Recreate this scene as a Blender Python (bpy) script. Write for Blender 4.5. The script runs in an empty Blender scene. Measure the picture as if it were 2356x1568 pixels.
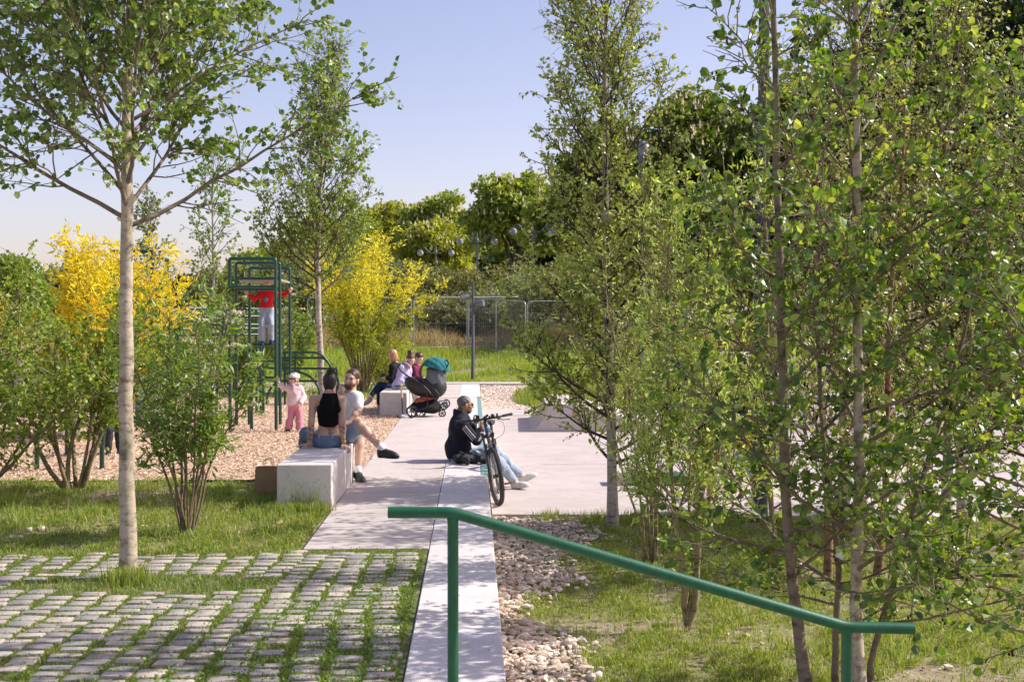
import bpy, math
import numpy as np
from mathutils import Vector, Matrix

# ------------------------------------------------------------------ camera, sky, sun, exposure
sc = bpy.context.scene
C = sc.collection
FW, FH, FF = 2356.0, 1568.0, 2814.0            # working frame of the measurements and its focal length
CAMZ, HORY = 1.85, 737.0
TH = math.atan((FH/2-HORY)/FF)
cam = bpy.data.cameras.new("camera")
camo = bpy.data.objects.new("camera", cam); C.objects.link(camo)
cam.lens = FF/FW*36.0; cam.sensor_width = 36.0; cam.clip_start = 0.05; cam.clip_end = 3000
camo.location = (0, 0, CAMZ)
camo.rotation_euler = (math.pi/2-TH, 0, 0)
cam.dof.use_dof = True; cam.dof.focus_distance = 15.0; cam.dof.aperture_fstop = 14.0
sc.camera = camo
SUN_EL, SUN_AZ = math.radians(43), math.radians(9)     # azimuth measured from +x towards +y
sd = Vector((math.cos(SUN_EL)*math.cos(SUN_AZ), math.cos(SUN_EL)*math.sin(SUN_AZ), math.sin(SUN_EL)))
sun = bpy.data.lights.new("sun", 'SUN'); suno = bpy.data.objects.new("sun", sun); C.objects.link(suno)
sun.energy = 4.2; sun.angle = math.radians(0.5); sun.color = (1.0, 0.94, 0.86)
suno.rotation_euler = sd.to_track_quat('Z', 'Y').to_euler()
world = bpy.data.worlds.new("World"); sc.world = world; world.use_nodes = True
wn = world.node_tree; wn.nodes.clear()
sky = wn.nodes.new('ShaderNodeTexSky'); sky.sky_type = 'NISHITA'; sky.sun_disc = False
sky.sun_elevation = SUN_EL; sky.sun_rotation = math.pi/2-SUN_AZ
sky.altitude = 0; sky.air_density = 0.9; sky.dust_density = 1.5; sky.ozone_density = 1.2
mixw = wn.nodes.new('ShaderNodeMix'); mixw.data_type = 'RGBA'; mixw.blend_type = 'MULTIPLY'
mixw.inputs[0].default_value = 1.0; mixw.inputs[7].default_value = (1.19, 0.94, 0.945, 1)
bg = wn.nodes.new('ShaderNodeBackground'); bg.inputs[1].default_value = 0.143
wo = wn.nodes.new('ShaderNodeOutputWorld')
wn.links.new(sky.outputs[0], mixw.inputs[6]); wn.links.new(mixw.outputs[2], bg.inputs[0]); wn.links.new(bg.outputs[0], wo.inputs[0])
sc.view_settings.view_transform = 'Standard'; sc.view_settings.look = 'None'
sc.view_settings.exposure = 0.50; sc.view_settings.gamma = 1
sc.cycles.max_bounces = 6; sc.cycles.transparent_max_bounces = 4
sc.cycles.diffuse_bounces = 3; sc.cycles.glossy_bounces = 2; sc.cycles.transmission_bounces = 3
sc.cycles.use_denoising = True

# ------------------------------------------------------------------ measuring helpers
CT, ST = math.cos(TH), math.sin(TH)
def ray(px, py):
    a = (px-FW/2); b = (FH/2-py)
    return np.array([a, FF*CT+b*ST, -FF*ST+b*CT])
def at(px, py, d):
    r = ray(px, py); return np.array([0, 0, CAMZ])+r*(d/r[1])
def gnd(px, py, z=0.0):
    r = ray(px, py); return np.array([0, 0, CAMZ])+r*((z-CAMZ)/r[2])
PA = math.atan(-88/2814.0)
UX, UY = math.sin(PA), math.cos(PA)             # along the path
RX, RY = math.cos(PA), -math.sin(PA)            # across the path, to the right
def pc(t, s, z=0.0): return np.array([t*RX+s*UX, t*RY+s*UY, z])
def tos(x, y): return x*RX+y*RY, x*UX+y*UY      # -> t, s
LOW = -0.45
def sstep(a, b, x):
    h = np.clip((x-a)/(b-a), 0, 1); return h*h*(3-2*h)
def gz(x, y):
    x = np.asarray(x, float); y = np.asarray(y, float)
    t, s = tos(x, y)
    right = np.clip((t+0.2)/0.3, 0, 1)
    z = -0.02*(1-right)+right*(LOW-0.015)*(1-sstep(32, 36.5, s))
    z = z+sstep(36.8, 47, s)*0.72+sstep(47, 80, s)*1.2
    z = z+sstep(14, 40, t)*0.8*sstep(20, 34, s)
    return z
def nz(p, f=1.0, seed=0.0):                      # cheap smooth noise in -1..1
    p = np.asarray(p, float)*f; x, y, z = p[..., 0]+seed*7.13, p[..., 1]+seed*3.71, p[..., 2]-seed*5.3
    return (np.sin(x*1.7+2.1*np.sin(y*1.3+z))*np.sin(y*2.1+1.7*np.sin(z*1.1+x*.7))+np.sin(z*2.3+x*1.1+np.sin(y*3.1))*.6+np.sin(x*4.1-y*3.3+z*2.9)*.4)/2.0

# ------------------------------------------------------------------ objects
def tag(o, label=None, cat=None, group=None, kind=None):
    if label: o['label'] = label
    if cat: o['category'] = cat
    if group: o['group'] = group
    if kind: o['kind'] = kind
    return o
def root(name, loc, label, cat, group=None, rz=0.0):
    o = bpy.data.objects.new(name, None); C.objects.link(o); o.location = Vector(loc); o.rotation_euler = (0, 0, rz)
    o.empty_display_size = 0.2
    return tag(o, label, cat, group)
class MB:
    """collects world-space geometry for ONE mesh object"""
    def __init__(s): s.v = []; s.f = []; s.n = 0; s.mi = []
    def raw(s, v, f, mi=0):
        v = np.asarray(v, float).reshape(-1, 3); s.v.append(v)
        if isinstance(f, np.ndarray):
            s.f.append((f+s.n)); s.mi.append(np.full(len(f), mi))
        else:
            g = {}
            for q in f: g.setdefault(len(q), []).append(q)
            for q in g.values(): a = np.array(q)+s.n; s.f.append(a); s.mi.append(np.full(len(a), mi))
        s.n += len(v); return s
    def box(s, c, size, rz=0.0, rx=0.0, ry=0.0, bev=0.0, M=None, mi=0, top=1.0):
        hx, hy, hz_ = [k/2 for k in size]
        if bev > 0:
            b = min(bev, hx*.9, hy*.9, hz_*.9); v = []; idx = {}
            pts = []
            for sx in (-1, 1):
                for sy in (-1, 1):
                    for sz in (-1, 1):
                        pts += [(sx*hx, sy*(hy-b), sz*(hz_-b)), (sx*(hx-b), sy*hy, sz*(hz_-b)), (sx*(hx-b), sy*(hy-b), sz*hz_)]
            v = np.array(pts); i = lambda sx, sy, sz, a: ((sx > 0)*4+(sy > 0)*2+(sz > 0))*3+a
            f = []
            for sg in (-1, 1):
                f += [[i(sg, a, b_, 0) for a, b_ in ((-1, -1), (1, -1), (1, 1), (-1, 1))][::sg]]
                f += [[i(a, sg, b_, 1) for a, b_ in ((-1, -1), (1, -1), (1, 1), (-1, 1))][::-sg]]
                f += [[i(a, b_, sg, 2) for a, b_ in ((-1, -1), (1, -1), (1, 1), (-1, 1))][::sg]]
            for a in (-1, 1):
                for b_ in (-1, 1):
                    f += [[i(a, b_, -1, 0), i(a, b_, 1, 0), i(a, b_, 1, 1), i(a, b_, -1, 1)]]
                    f += [[i(a, -1, b_, 0), i(a, 1, b_, 0), i(a, 1, b_, 2), i(a, -1, b_, 2)]]
                    f += [[i(-1, a, b_, 1), i(1, a, b_, 1), i(1, a, b_, 2), i(-1, a, b_, 2)]]
                    for c_ in (-1, 1): f += [[i(a, b_, c_, 0), i(a, b_, c_, 1), i(a, b_, c_, 2)]]
        else:
            v = np.array([(x, y, z) for x in (-hx, hx) for y in (-hy, hy) for z in (-hz_, hz_)])
            f = [[0, 1, 3, 2], [4, 6, 7, 5], [0, 4, 5, 1], [2, 3, 7, 6], [0, 2, 6, 4], [1, 5, 7, 3]]
        if top != 1.0: v[v[:, 2] > 0, :2] *= top
        R = np.array(M if M is not None else (Matrix.Rotation(rz, 3, 'Z') @ Matrix.Rotation(ry, 3, 'Y') @ Matrix.Rotation(rx, 3, 'X')))
        return s.raw(v@R.T+np.asarray(c, float), f, mi)
    def tube(s, pts, r, n=8, cap=True, closed=False, mi=0, prof=None):
        pts = np.asarray(pts, float); m = len(pts); r = np.broadcast_to(np.asarray(r, float), (m,))
        if closed: T = np.roll(pts, -1, 0)-np.roll(pts, 1, 0)
        else: T = np.gradient(pts, axis=0)
        T = T/np.maximum(np.linalg.norm(T, axis=1, keepdims=True), 1e-9)
        a = np.array([0, 0, 1.0]) if abs(T[0][2]) < .9 else np.array([1.0, 0, 0])
        N = []; u = a-T[0]*a.dot(T[0]); u /= np.linalg.norm(u)
        for i in range(m):
            u = u-T[i]*u.dot(T[i]); u /= max(np.linalg.norm(u), 1e-9); N.append(u.copy())
        N = np.array(N); B = np.cross(T, N); an = np.arange(n)*2*math.pi/n
        v = pts[:, None]+r[:, None, None]*(np.cos(an)[None, :, None]*N[:, None]+np.sin(an)[None, :, None]*B[:, None])
        v = v.reshape(-1, 3); k = np.arange(n); k2 = (k+1) % n; f = []
        for i in range(m if closed else m-1):
            j = (i+1) % m; f.append(np.stack([i*n+k, i*n+k2, j*n+k2, j*n+k], 1))
        s.raw(v, np.concatenate(f), mi)
        if cap and not closed:
            s.raw(v[:n], [list(range(n))[::-1]], mi); s.raw(v[-n:], [list(range(n))], mi)
        return s
    def ball(s, c, r, n=12, M=None, mi=0):
        r = np.broadcast_to(np.asarray(r, float), (3,)); m = n//2+1; v = []
        for i in range(m):
            ph = math.pi*i/(m-1)
            for j in range(n): th = 2*math.pi*j/n; v.append((math.sin(ph)*math.cos(th), math.sin(ph)*math.sin(th), math.cos(ph)))
        v = np.array(v)*r; f = [[i*n+j, (i+1)*n+j, (i+1)*n+(j+1) % n, i*n+(j+1) % n] for i in range(m-1) for j in range(n)]
        if M is not None: v = v@np.array(M).T
        return s.raw(v+np.asarray(c), f, mi)
    def prism(s, poly, h, Mt):
        """poly (n,2) extruded by h along local z, Mt = 4x4"""
        n = len(poly); v = np.array([(x, y, z) for z in (0, h) for x, y in poly]); Mt = np.array(Mt)
        v = v@Mt[:3, :3].T+Mt[:3, 3]
        f = [list(range(n))[::-1], list(range(n, 2*n))]+[[i, (i+1) % n, n+(i+1) % n, n+i] for i in range(n)]
        return s.raw(v, f)
    def build(s, name, mats, parent=None, smooth=True, flat_angle=None, attr=None):
        V = np.concatenate(s.v) if s.v else np.zeros((0, 3))
        if not isinstance(mats, (list, tuple)): mats = [mats]
        if parent is not None:
            base = np.array(parent.location) if parent.parent is None else np.array(parent.parent.location)+np.array(parent.location)
        else: base = np.append((V.min(0)[:2]+V.max(0)[:2])/2, V.min(0)[2])
        me = bpy.data.meshes.new(name); V = V-base
        me.vertices.add(len(V)); me.vertices.foreach_set('co', V.astype(np.float32).ravel())
        lens = np.concatenate([np.full(len(f), f.shape[1]) for f in s.f]); loops = np.concatenate([f.ravel() for f in s.f])
        me.loops.add(len(loops)); me.loops.foreach_set('vertex_index', loops.astype(np.int32))
        me.polygons.add(len(lens)); me.polygons.foreach_set('loop_start', np.concatenate([[0], np.cumsum(lens)[:-1]]).astype(np.int32))
        me.polygons.foreach_set('loop_total', lens.astype(np.int32))
        me.polygons.foreach_set('use_smooth', np.full(len(lens), bool(smooth)))
        for m in mats: me.materials.append(m)
        if len(mats) > 1: me.polygons.foreach_set('material_index', np.concatenate(s.mi).astype(np.int32))
        me.update(calc_edges=True)
        if attr is not None:
            for k, a in attr.items():
                A = me.attributes.new(k, 'FLOAT', 'POINT'); A.data.foreach_set('value', a.astype(np.float32))
        if flat_angle:
            try: me.set_sharp_from_angle(angle=math.radians(flat_angle))
            except Exception: pass
        o = bpy.data.objects.new(name, me); C.objects.link(o)
        if parent is not None:
            o.parent = parent
            if parent.parent is None and parent.type == 'MESH': pass
        else: o.location = base
        return o

# ------------------------------------------------------------------ materials
def newmat(name):
    m = bpy.data.materials.new(name); m.use_nodes = True; nt = m.node_tree
    return m, nt, nt.nodes['Principled BSDF']
def L(nt, a, b): nt.links.new(a, b)
def ramp(nt, fac, stops):
    r = nt.nodes.new('ShaderNodeValToRGB'); L(nt, fac, r.inputs[0]); e = r.color_ramp.elements
    while len(e) < len(stops): e.new(0.5)
    for i, (p, c) in enumerate(stops): e[i].position = p; e[i].color = (*c, 1)
    return r.outputs[0]
def noise(nt, scale, detail=4, rough=.55, coord='Object', out=0, dist=0.0):
    tc = nt.nodes.new('ShaderNodeTexCoord'); n = nt.nodes.new('ShaderNodeTexNoise'); n.inputs['Scale'].default_value = scale
    n.inputs['Detail'].default_value = detail; n.inputs['Roughness'].default_value = rough; n.inputs['Distortion'].default_value = dist
    L(nt, tc.outputs[coord], n.inputs['Vector']); return n.outputs[out]
def mixc(nt, fac, a, b, mode='MIX'):
    m = nt.nodes.new('ShaderNodeMix'); m.data_type = 'RGBA'; m.blend_type = mode
    for sck, v in ((0, fac), (6, a), (7, b)):
        if hasattr(v, 'node'): L(nt, v, m.inputs[sck])
        else: m.inputs[sck].default_value = v if sck == 0 else (*v, 1)
    return m.outputs[2]
def bump(nt, bs, h, dist, strength=1.0):
    b = nt.nodes.new('ShaderNodeBump'); b.inputs['Distance'].default_value = dist; b.inputs['Strength'].default_value = strength
    L(nt, h, b.inputs['Height']); L(nt, b.outputs[0], bs.inputs['Normal'])
def hsv(*c): return c
def simple(name, col, rough=.6, var=.12, scale=8, metal=0.0, bmp=0.0, bscale=60, spec=None, coat=0.0, stretch=None):
    m, nt, bs = newmat(name)
    n = noise(nt, scale, 5)
    dark = tuple(c*(1-var) for c in col); lite = tuple(min(1, c*(1+var)) for c in col)
    L(nt, ramp(nt, n, [(.3, dark), (.7, lite)]), bs.inputs['Base Color'])
    bs.inputs['Roughness'].default_value = rough; bs.inputs['Metallic'].default_value = metal
    if spec is not None: bs.inputs['Specular IOR Level'].default_value = spec
    if coat: bs.inputs['Coat Weight'].default_value = coat
    if bmp: bump(nt, bs, noise(nt, bscale, 4), bmp)
    return m
def leafmat(name, cols, rough=.45, trans=.35, tcol=None, spec=.5):
    m, nt, bs = newmat(name)
    g = nt.nodes.new('ShaderNodeNewGeometry')
    k = len(cols); col = ramp(nt, g.outputs['Random Per Island'], [(i/max(1, k-1), c) for i, c in enumerate(cols)])
    L(nt, col, bs.inputs['Base Color']); bs.inputs['Roughness'].default_value = rough
    bs.inputs['Specular IOR Level'].default_value = spec
    tr = nt.nodes.new('ShaderNodeBsdfTranslucent')
    tc = mixc(nt, 1.0, col, tcol or (1.9, 1.9, .45), 'MULTIPLY'); L(nt, tc, tr.inputs[0])
    mx = nt.nodes.new('ShaderNodeMixShader'); mx.inputs[0].default_value = trans
    L(nt, bs.outputs[0], mx.inputs[1]); L(nt, tr.outputs[0], mx.inputs[2])
    L(nt, mx.outputs[0], nt.nodes['Material Output'].inputs[0]); return m
def concrete(name, col, stain=.12, wide=False):
    m, nt, bs = newmat(name)
    a = ramp(nt, noise(nt, .9, 6, .6), [(.3, tuple(c*(1-stain) for c in col)), (.72, col)])
    b = noise(nt, 90, 3, .7); c2 = ramp(nt, b, [(.36, (.80, .79, .78)), (.5, (1, 1, 1)), (.8, (1.0, 1.0, 1.0))])
    c3 = mixc(nt, 1, ramp(nt, noise(nt, 7, 4, .6, dist=1.5), [(.60, (1, 1, 1)), (.75, (.86, .84, .80))]), ramp(nt, noise(nt, 2.3, 7, .72, dist=.6), [(.40, (.90, .89, .87)), (.56, (1, 1, 1))]), 'MULTIPLY')
    L(nt, mixc(nt, 1, mixc(nt, 1, a, c2, 'MULTIPLY'), c3, 'MULTIPLY'), bs.inputs['Base Color'])
    bs.inputs['Roughness'].default_value = .82; bump(nt, bs, noise(nt, 160, 3), .0012, .6); return m
def barkmat(name, base, dark, pale, scale=14):
    m, nt, bs = newmat(name)
    tc = nt.nodes.new('ShaderNodeTexCoord'); mp = nt.nodes.new('ShaderNodeMapping'); mp.inputs['Scale'].default_value = (1, 1, 2.4)
    L(nt, tc.outputs['Object'], mp.inputs[0]); n = nt.nodes.new('ShaderNodeTexNoise'); n.inputs['Scale'].default_value = scale; n.inputs['Detail'].default_value = 6
    L(nt, mp.outputs[0], n.inputs['Vector'])
    c = ramp(nt, n.outputs[0], [(.30, dark), (.44, base), (.62, base), (.78, pale)])
    c2 = mixc(nt, ramp(nt, noise(nt, 3.5, 4), [(.48, (0, 0, 0)), (.68, (.75, .75, .75))]), c, (.20, .19, .09))
    c2 = mixc(nt, 1, c2, ramp(nt, noise(nt, 9, 5, .7), [(.36, (.45, .42, .38)), (.50, (1, 1, 1))]), 'MULTIPLY'); L(nt, c2, bs.inputs['Base Color']); bs.inputs['Roughness'].default_value = .85; bump(nt, bs, n.outputs[0], .006); return m

M = {}
M['concrete'] = concrete('pale_concrete', (.58, .52, .49), .07)
M['cap'] = concrete('cap_concrete', (.72, .68, .67), .08)
M['bench'] = concrete('bench_concrete', (.72, .67, .645), .08)
M['plaza'] = concrete('plaza_concrete', (.57, .505, .485), .12)
M['green'] = simple('green_paint', (.006, .098, .043), .46, .22, 26, bmp=.0006, bscale=90)
M['green2'] = simple('play_green_paint', (.005, .052, .034), .36, .10, 10, coat=.3)
M['teal'] = simple('teal_metal', (.18, .33, .31), .5, .15, 12)
M['galv'] = simple('galvanised_steel', (.42, .43, .45), .42, .15, 20, metal=.6)
M['pole'] = simple('grey_pole_paint', (.085, .09, .105), .5, .10, 6)
M['lampgrey'] = simple('lamp_grey', (.16, .17, .19), .4, .1, 6)
M['globe'] = simple('lamp_globe', (.50, .50, .50), .3, .06, 6)
M['black'] = simple('black_plastic', (.018, .018, .02), .5, .2, 30)
M['rubber'] = simple('tyre_rubber', (.045, .042, .038), .85, .3, 120, bmp=.002, bscale=200)
M['chrome'] = simple('bare_metal', (.55, .55, .56), .3, .1, 20, metal=.9)
M['brown_bag'] = simple('brown_paper', (.30, .19, .10), .9, .12, 9, bmp=.003, bscale=30)
# ------------------------------------------------------------------ SDF bodies
def nrm(v): v = np.asarray(v, float); return v/max(np.linalg.norm(v), 1e-9)
def frame(f, u):
    f = nrm(f); u = np.asarray(u, float); r = nrm(np.cross(f, u)); u = np.cross(r, f); return np.stack([r, f, u], 1)  # cols: right, forward, up
def cone(a, b, ra, rb, k=.02): return ('c', np.asarray(a, float), np.asarray(b, float), ra, rb, k)
def ell(c, r, R=None, k=.02): return ('e', np.asarray(c, float), np.asarray(r, float), np.eye(3) if R is None else R, None, k)
def sub(p): return ('-',)+p
def clip(p, n, k=.004): return ('clip', np.asarray(p, float), nrm(n), k)   # keeps the side the normal points away from
def sdf_mesh(prims, vox, wob=None):
    lo = np.full(3, 1e9); hi = -lo
    for p in prims:
        if p[0] == 'c':
            r = max(p[3], p[4])+.02; lo = np.minimum(lo, np.minimum(p[1], p[2])-r); hi = np.maximum(hi, np.maximum(p[1], p[2])+r)
        elif p[0] == 'e': r = max(p[2])+.02; lo = np.minimum(lo, p[1]-r); hi = np.maximum(hi, p[1]+r)
    lo -= vox*2; hi += vox*2; n = np.ceil((hi-lo)/vox).astype(int)+1
    ax = [lo[i]+vox*np.arange(n[i]) for i in range(3)]
    D = np.full(n, .5, np.float32)
    def block(a, b):
        i0 = np.clip(np.floor((a-lo)/vox).astype(int), 0, n-1); i1 = np.clip(np.ceil((b-lo)/vox).astype(int)+1, 1, n)
        sl = tuple(slice(i0[i], i1[i]) for i in range(3))
        return sl, [ax[0][sl[0]][:, None, None], ax[1][sl[1]][None, :, None], ax[2][sl[2]][None, None, :]]
    for p in prims:
        neg = p[0] == '-'
        if neg: p = p[1:]
        if p[0] == 'clip':
            X, Y, Z = ax[0][:, None, None], ax[1][None, :, None], ax[2][None, None, :]
            d = (X-p[1][0])*p[2][0]+(Y-p[1][1])*p[2][1]+(Z-p[1][2])*p[2][2]
            h = np.maximum(p[3]-np.abs(D-d), 0)/p[3]; D = (np.maximum(D, d)+h*h*p[3]/4).astype(np.float32); continue
        k = max(p[5], 1e-4); mar = k+3*vox
        if p[0] == 'c':
            _, a, b, ra, rb, _ = p; r = max(ra, rb)+mar
            sl, (X, Y, Z) = block(np.minimum(a, b)-r, np.maximum(a, b)+r)
            ba = b-a; q = max(ba.dot(ba), 1e-9)
            h = np.clip(((X-a[0])*ba[0]+(Y-a[1])*ba[1]+(Z-a[2])*ba[2])/q, 0, 1)
            d = np.sqrt((X-a[0]-h*ba[0])**2+(Y-a[1]-h*ba[1])**2+(Z-a[2]-h*ba[2])**2)-(ra+(rb-ra)*h)
        else:
            _, c, r, R, _, _ = p; rm = max(r)+mar
            sl, (X, Y, Z) = block(c-rm, c+rm); X = X-c[0]; Y = Y-c[1]; Z = Z-c[2]
            q = [X*R[0, i]+Y*R[1, i]+Z*R[2, i] for i in range(3)]
            k0 = np.sqrt(sum((q[i]/r[i])**2 for i in range(3))); k1 = np.sqrt(sum((q[i]/r[i]**2)**2 for i in range(3)))
            d = k0*(k0-1)/np.maximum(k1, 1e-6)
        A = D[sl]
        if neg: d = -d; h = np.maximum(k-np.abs(A-d), 0)/k; D[sl] = np.maximum(A, d)+h*h*k/4
        else: h = np.maximum(k-np.abs(A-d), 0)/k; D[sl] = np.minimum(A, d)-h*h*k/4
    if wob:
        X, Y, Z = np.meshgrid(*ax, indexing='ij', sparse=True)
        D = D+wob(X, Y, Z).astype(np.float32)
    S = D < 0; idx = np.full(np.array(n)-1, -1, np.int64)
    cnt = sum(S[i:n[0]-1+i, j:n[1]-1+j, k:n[2]-1+k].astype(np.int8) for i in (0, 1) for j in (0, 1) for k in (0, 1))
    act = (cnt > 0) & (cnt < 8); I = np.argwhere(act); idx[act] = np.arange(len(I))
    acc = np.zeros((len(I), 3)); w = np.zeros(len(I)); cor = [(i, j, k) for i in (0, 1) for j in (0, 1) for k in (0, 1)]
    vals = {c: D[I[:, 0]+c[0], I[:, 1]+c[1], I[:, 2]+c[2]] for c in cor}
    for a in cor:
        for ax_ in range(3):
            if a[ax_] == 0:
                b = list(a); b[ax_] = 1; b = tuple(b); da, db = vals[a], vals[b]; m = (da < 0) != (db < 0)
                t = np.where(m, da/np.where(m, da-db, 1), 0); pt = np.array(a, float)[None]+t[:, None]*(np.array(b)-np.array(a))
                acc[m] += pt[m]; w[m] += 1
    V = lo+vox*(I+acc/np.maximum(w, 1)[:, None]); F = []
    for ax_ in range(3):
        u, v = (ax_+1) % 3, (ax_+2) % 3
        s0 = [slice(None)]*3; s1 = [slice(None)]*3; s0[ax_] = slice(0, -1); s1[ax_] = slice(1, None)
        s0[u] = s1[u] = slice(1, -1); s0[v] = s1[v] = slice(1, -1)
        E = np.argwhere(S[tuple(s0)] != S[tuple(s1)])
        if len(E) == 0: continue
        E = E+np.array([0 if i == ax_ else 1 for i in range(3)])
        fl = S[E[:, 0], E[:, 1], E[:, 2]]
        def c(du, dv):
            q = E.copy(); q[:, u] += du; q[:, v] += dv; return idx[q[:, 0], q[:, 1], q[:, 2]]
        q = np.stack([c(-1, -1), c(0, -1), c(0, 0), c(-1, 0)], 1); q[~fl] = q[~fl][:, ::-1]; F.append(q)
    F = np.concatenate(F); F = F[(F >= 0).all(1)]
    return V, F
def sdf_obj(name, prims, vox, mat, parent, wob=None, attrf=None):
    V, F = sdf_mesh(prims, vox, wob); mb = MB(); mb.raw(V, F)
    return mb.build(name, mat, parent, attr=attrf(V) if attrf else None)

def hand(w, d, up, s=1.0, curl=.5, side=1, k=.006):
    """w wrist, d direction of the hand, up = back of the hand; side=+1 thumb towards cross(d, up)"""
    R = frame(d, up); r, f, u = R[:, 0]*side, R[:, 1], R[:, 2]; P = []
    P.append(ell(w+f*.045*s, np.array([.040, .052, .016])*s, np.stack([R[:, 0], f, u], 1), .012))
    P.append(cone(w-f*.01*s, w+f*.02*s, .024*s, .026*s, .012))
    for i, (o, l) in enumerate(((.029, .068), (.010, .076), (-.010, .070), (-.028, .055))):
        a = w+f*.085*s+r*o*s; d1 = nrm(f*math.cos(curl)-u*math.sin(curl)+r*(.10-.07*i)); b = a+d1*l*.5*s
        d2 = nrm(f*math.cos(curl*2.1)-u*math.sin(curl*2.1)); c_ = b+d2*l*.5*s
        P += [cone(a, b, .0092*s, .0085*s, k), cone(b, c_, .0085*s, .007*s, .003)]
    a = w+f*.03*s+r*.034*s; b = a+nrm(f*.7+r*.75-u*.2)*.036*s; c_ = b+nrm(f+r*.25-u*.4)*.03*s
    P += [cone(a, b, .013*s, .0105*s, .008), cone(b, c_, .0105*s, .008*s, .003)]
    return P
def headprims(c, f, u, s=1.0, neck=None):
    """c = centre of the skull, f = where the face looks"""
    R = frame(f, u); r, f, u = R[:, 0], R[:, 1], R[:, 2]; P = []; p = lambda x, y, z: c+(r*x+f*y+u*z)*s
    P.append(ell(p(0, -.012, .028), np.array([.075, .092, .085])*s, R, .01))
    P.append(ell(p(0, .030, -.030), np.array([.060, .062, .082])*s, R, .03))
    P.append(ell(p(0, .050, -.085), np.array([.036, .036, .028])*s, R, .03))
    P.append(cone(p(0, .086, .006), p(0, .104, -.028), .009*s, .014*s, .010))
    P.append(cone(p(-.03, .076, .022), p(.03, .076, .022), .012*s, .012*s, .015))
    for sx in (-1, 1):
        P.append(sub(ell(p(sx*.031, .098, .002), np.array([.017, .014, .011])*s, R, .012)))
        P.append(ell(p(sx*.042, .060, -.032), np.array([.02, .022, .02])*s, R, .02))
        P.append(ell(p(sx*.079, -.006, -.014), np.array([.010, .020, .033])*s, R, .006))
    P.append(cone(p(-.018, .086, -.062), p(.018, .086, -.062), .009*s, .009*s, .006))
    if neck is not None: P.append(cone(p(0, -.02, -.05), neck, .054*s, .060*s, .03))
    return P, R, p
def mid(a, b, t=.5): return a+(b-a)*t
TORSO = ((0.0, .160, .118, .10), (.10, .165, .125, .10), (.34, .135, .102, .13), (.62, .155, .115, .13), (.84, .150, .095, .10))
def torso(J, s, off=0.0, t0=0, t1=1, wd=1.0, dp=1.0, tab=TORSO):
    up = J['neck']-J['pel']; ln = np.linalg.norm(up); R = frame(np.cross(up, J['shR']-J['shL']), up)
    Rr = np.stack([nrm(J['shR']-J['shL']), R[:, 1], nrm(up)], 1); Rr[:, 0] = np.cross(Rr[:, 1], Rr[:, 2])
    P = []
    for t, w, d, h in tab:
        if t0 <= t <= t1: P.append(ell(mid(J['pel'], J['neck'], t), np.array([w*wd*s+off, d*dp*s+off, h*s+off]), Rr, .06*s))
    if t1 > .9:
        P.append(cone(J['shL'], J['shR'], .052*s+off, .052*s+off, .05*s))
        P.append(cone(mid(J['pel'], J['neck'], .88), J['neck'], .075*s+off, .055*s+off, .05*s))
    return P
def arm(J, sd, s, off=0.0, upto=2.0, fat=1.0):
    a, b, c = J['sh'+sd], J['el'+sd], J['wr'+sd]; P = []
    P.append(cone(a, mid(a, b, min(1, upto)), (.052*fat)*s+off, (.040*fat+.012*fat*(1-min(1, upto)))*s+off, .03*s))
    if upto > 1:
        t = min(1, upto-1)
        P.append(cone(b, mid(b, c, min(t, .35)), .040*s*fat+off, .043*s*fat+off, .015*s))
        if t > .35: P.append(cone(mid(b, c, .3), mid(b, c, t), .042*s*fat+off, (.042-.017*t)*s*fat+off, .012*s))
    return P
def leg(J, sd, s, off=0.0, upto=2.0, flare=0.0, fat=1.0):
    a, b, c = J['hp'+sd], J['kn'+sd], J['an'+sd]; P = []
    u = min(1, upto); P.append(cone(a, mid(a, b, u), .090*s*fat+off, (.090-.034*u)*s*fat+off+flare*.3, .04*s))
    if upto > 1:
        t = min(1, upto-1)
        P.append(cone(b, mid(b, c, min(t, .33)), .056*s*fat+off, .056*s*fat+off+flare*.5, .02*s))
        if t > .33: P.append(cone(mid(b, c, .3), mid(b, c, t), .056*s*fat+off+flare*.5, (.056-.018*t)*s*fat+off+flare, .02*s))
    return P
def foot(J, sd, s, off=0.0):
    a, t = J['an'+sd], J['to'+sd]; f = nrm(t-a); R = frame(f, [0, 0, 1])
    if abs(f[2]) > .75: R = frame(f, J['kn'+sd]-a)
    u = R[:, 2]; h = a-u*.05*s-f*.035*s
    return [cone(a, a-u*.03*s, .036*s+off, .04*s+off, .02), ell(h, np.array([.036, .045, .036])*s+off, R, .02), cone(mid(h, t, .3), t-f*.03*s, .040*s+off, .030*s+off, .03)]
def shoes(J, sd, s, mat, solemat, parent, hi=0.0, vox=.008):
    a, t = J['an'+sd], J['to'+sd]; f = nrm(t-a); R = frame(f, [0, 0, 1])
    if abs(f[2]) > .75: R = frame(f, J['kn'+sd]-a)
    u = R[:, 2]; L_ = .27*s; heel = a-u*.05*s-f*.055*s; q = lambda y, z: heel+f*y*s+u*z*s; base = q(0, -.040)
    P = lambda o: [ell(q(.035, .0), np.array([.036, .040, .050])*s+o, R, .03), ell(q(.05, .035), np.array([.036, .045, .045])*s+o, R, .03), ell(q(.12, -.005), np.array([.040, .075, .045])*s+o, R, .04), ell(q(.185, -.022), np.array([.046, .065, .036])*s+o, R, .04)]
    o = sdf_obj('shoe', P(.002)+[clip(base+u*.008*s, -u)], vox, mat, parent)
    so = sdf_obj('sole', P(.007)+[clip(base+u*.012*s, u), clip(base-u*.010*s, -u)], vox, solemat, parent); so.parent = o
    return o
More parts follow.
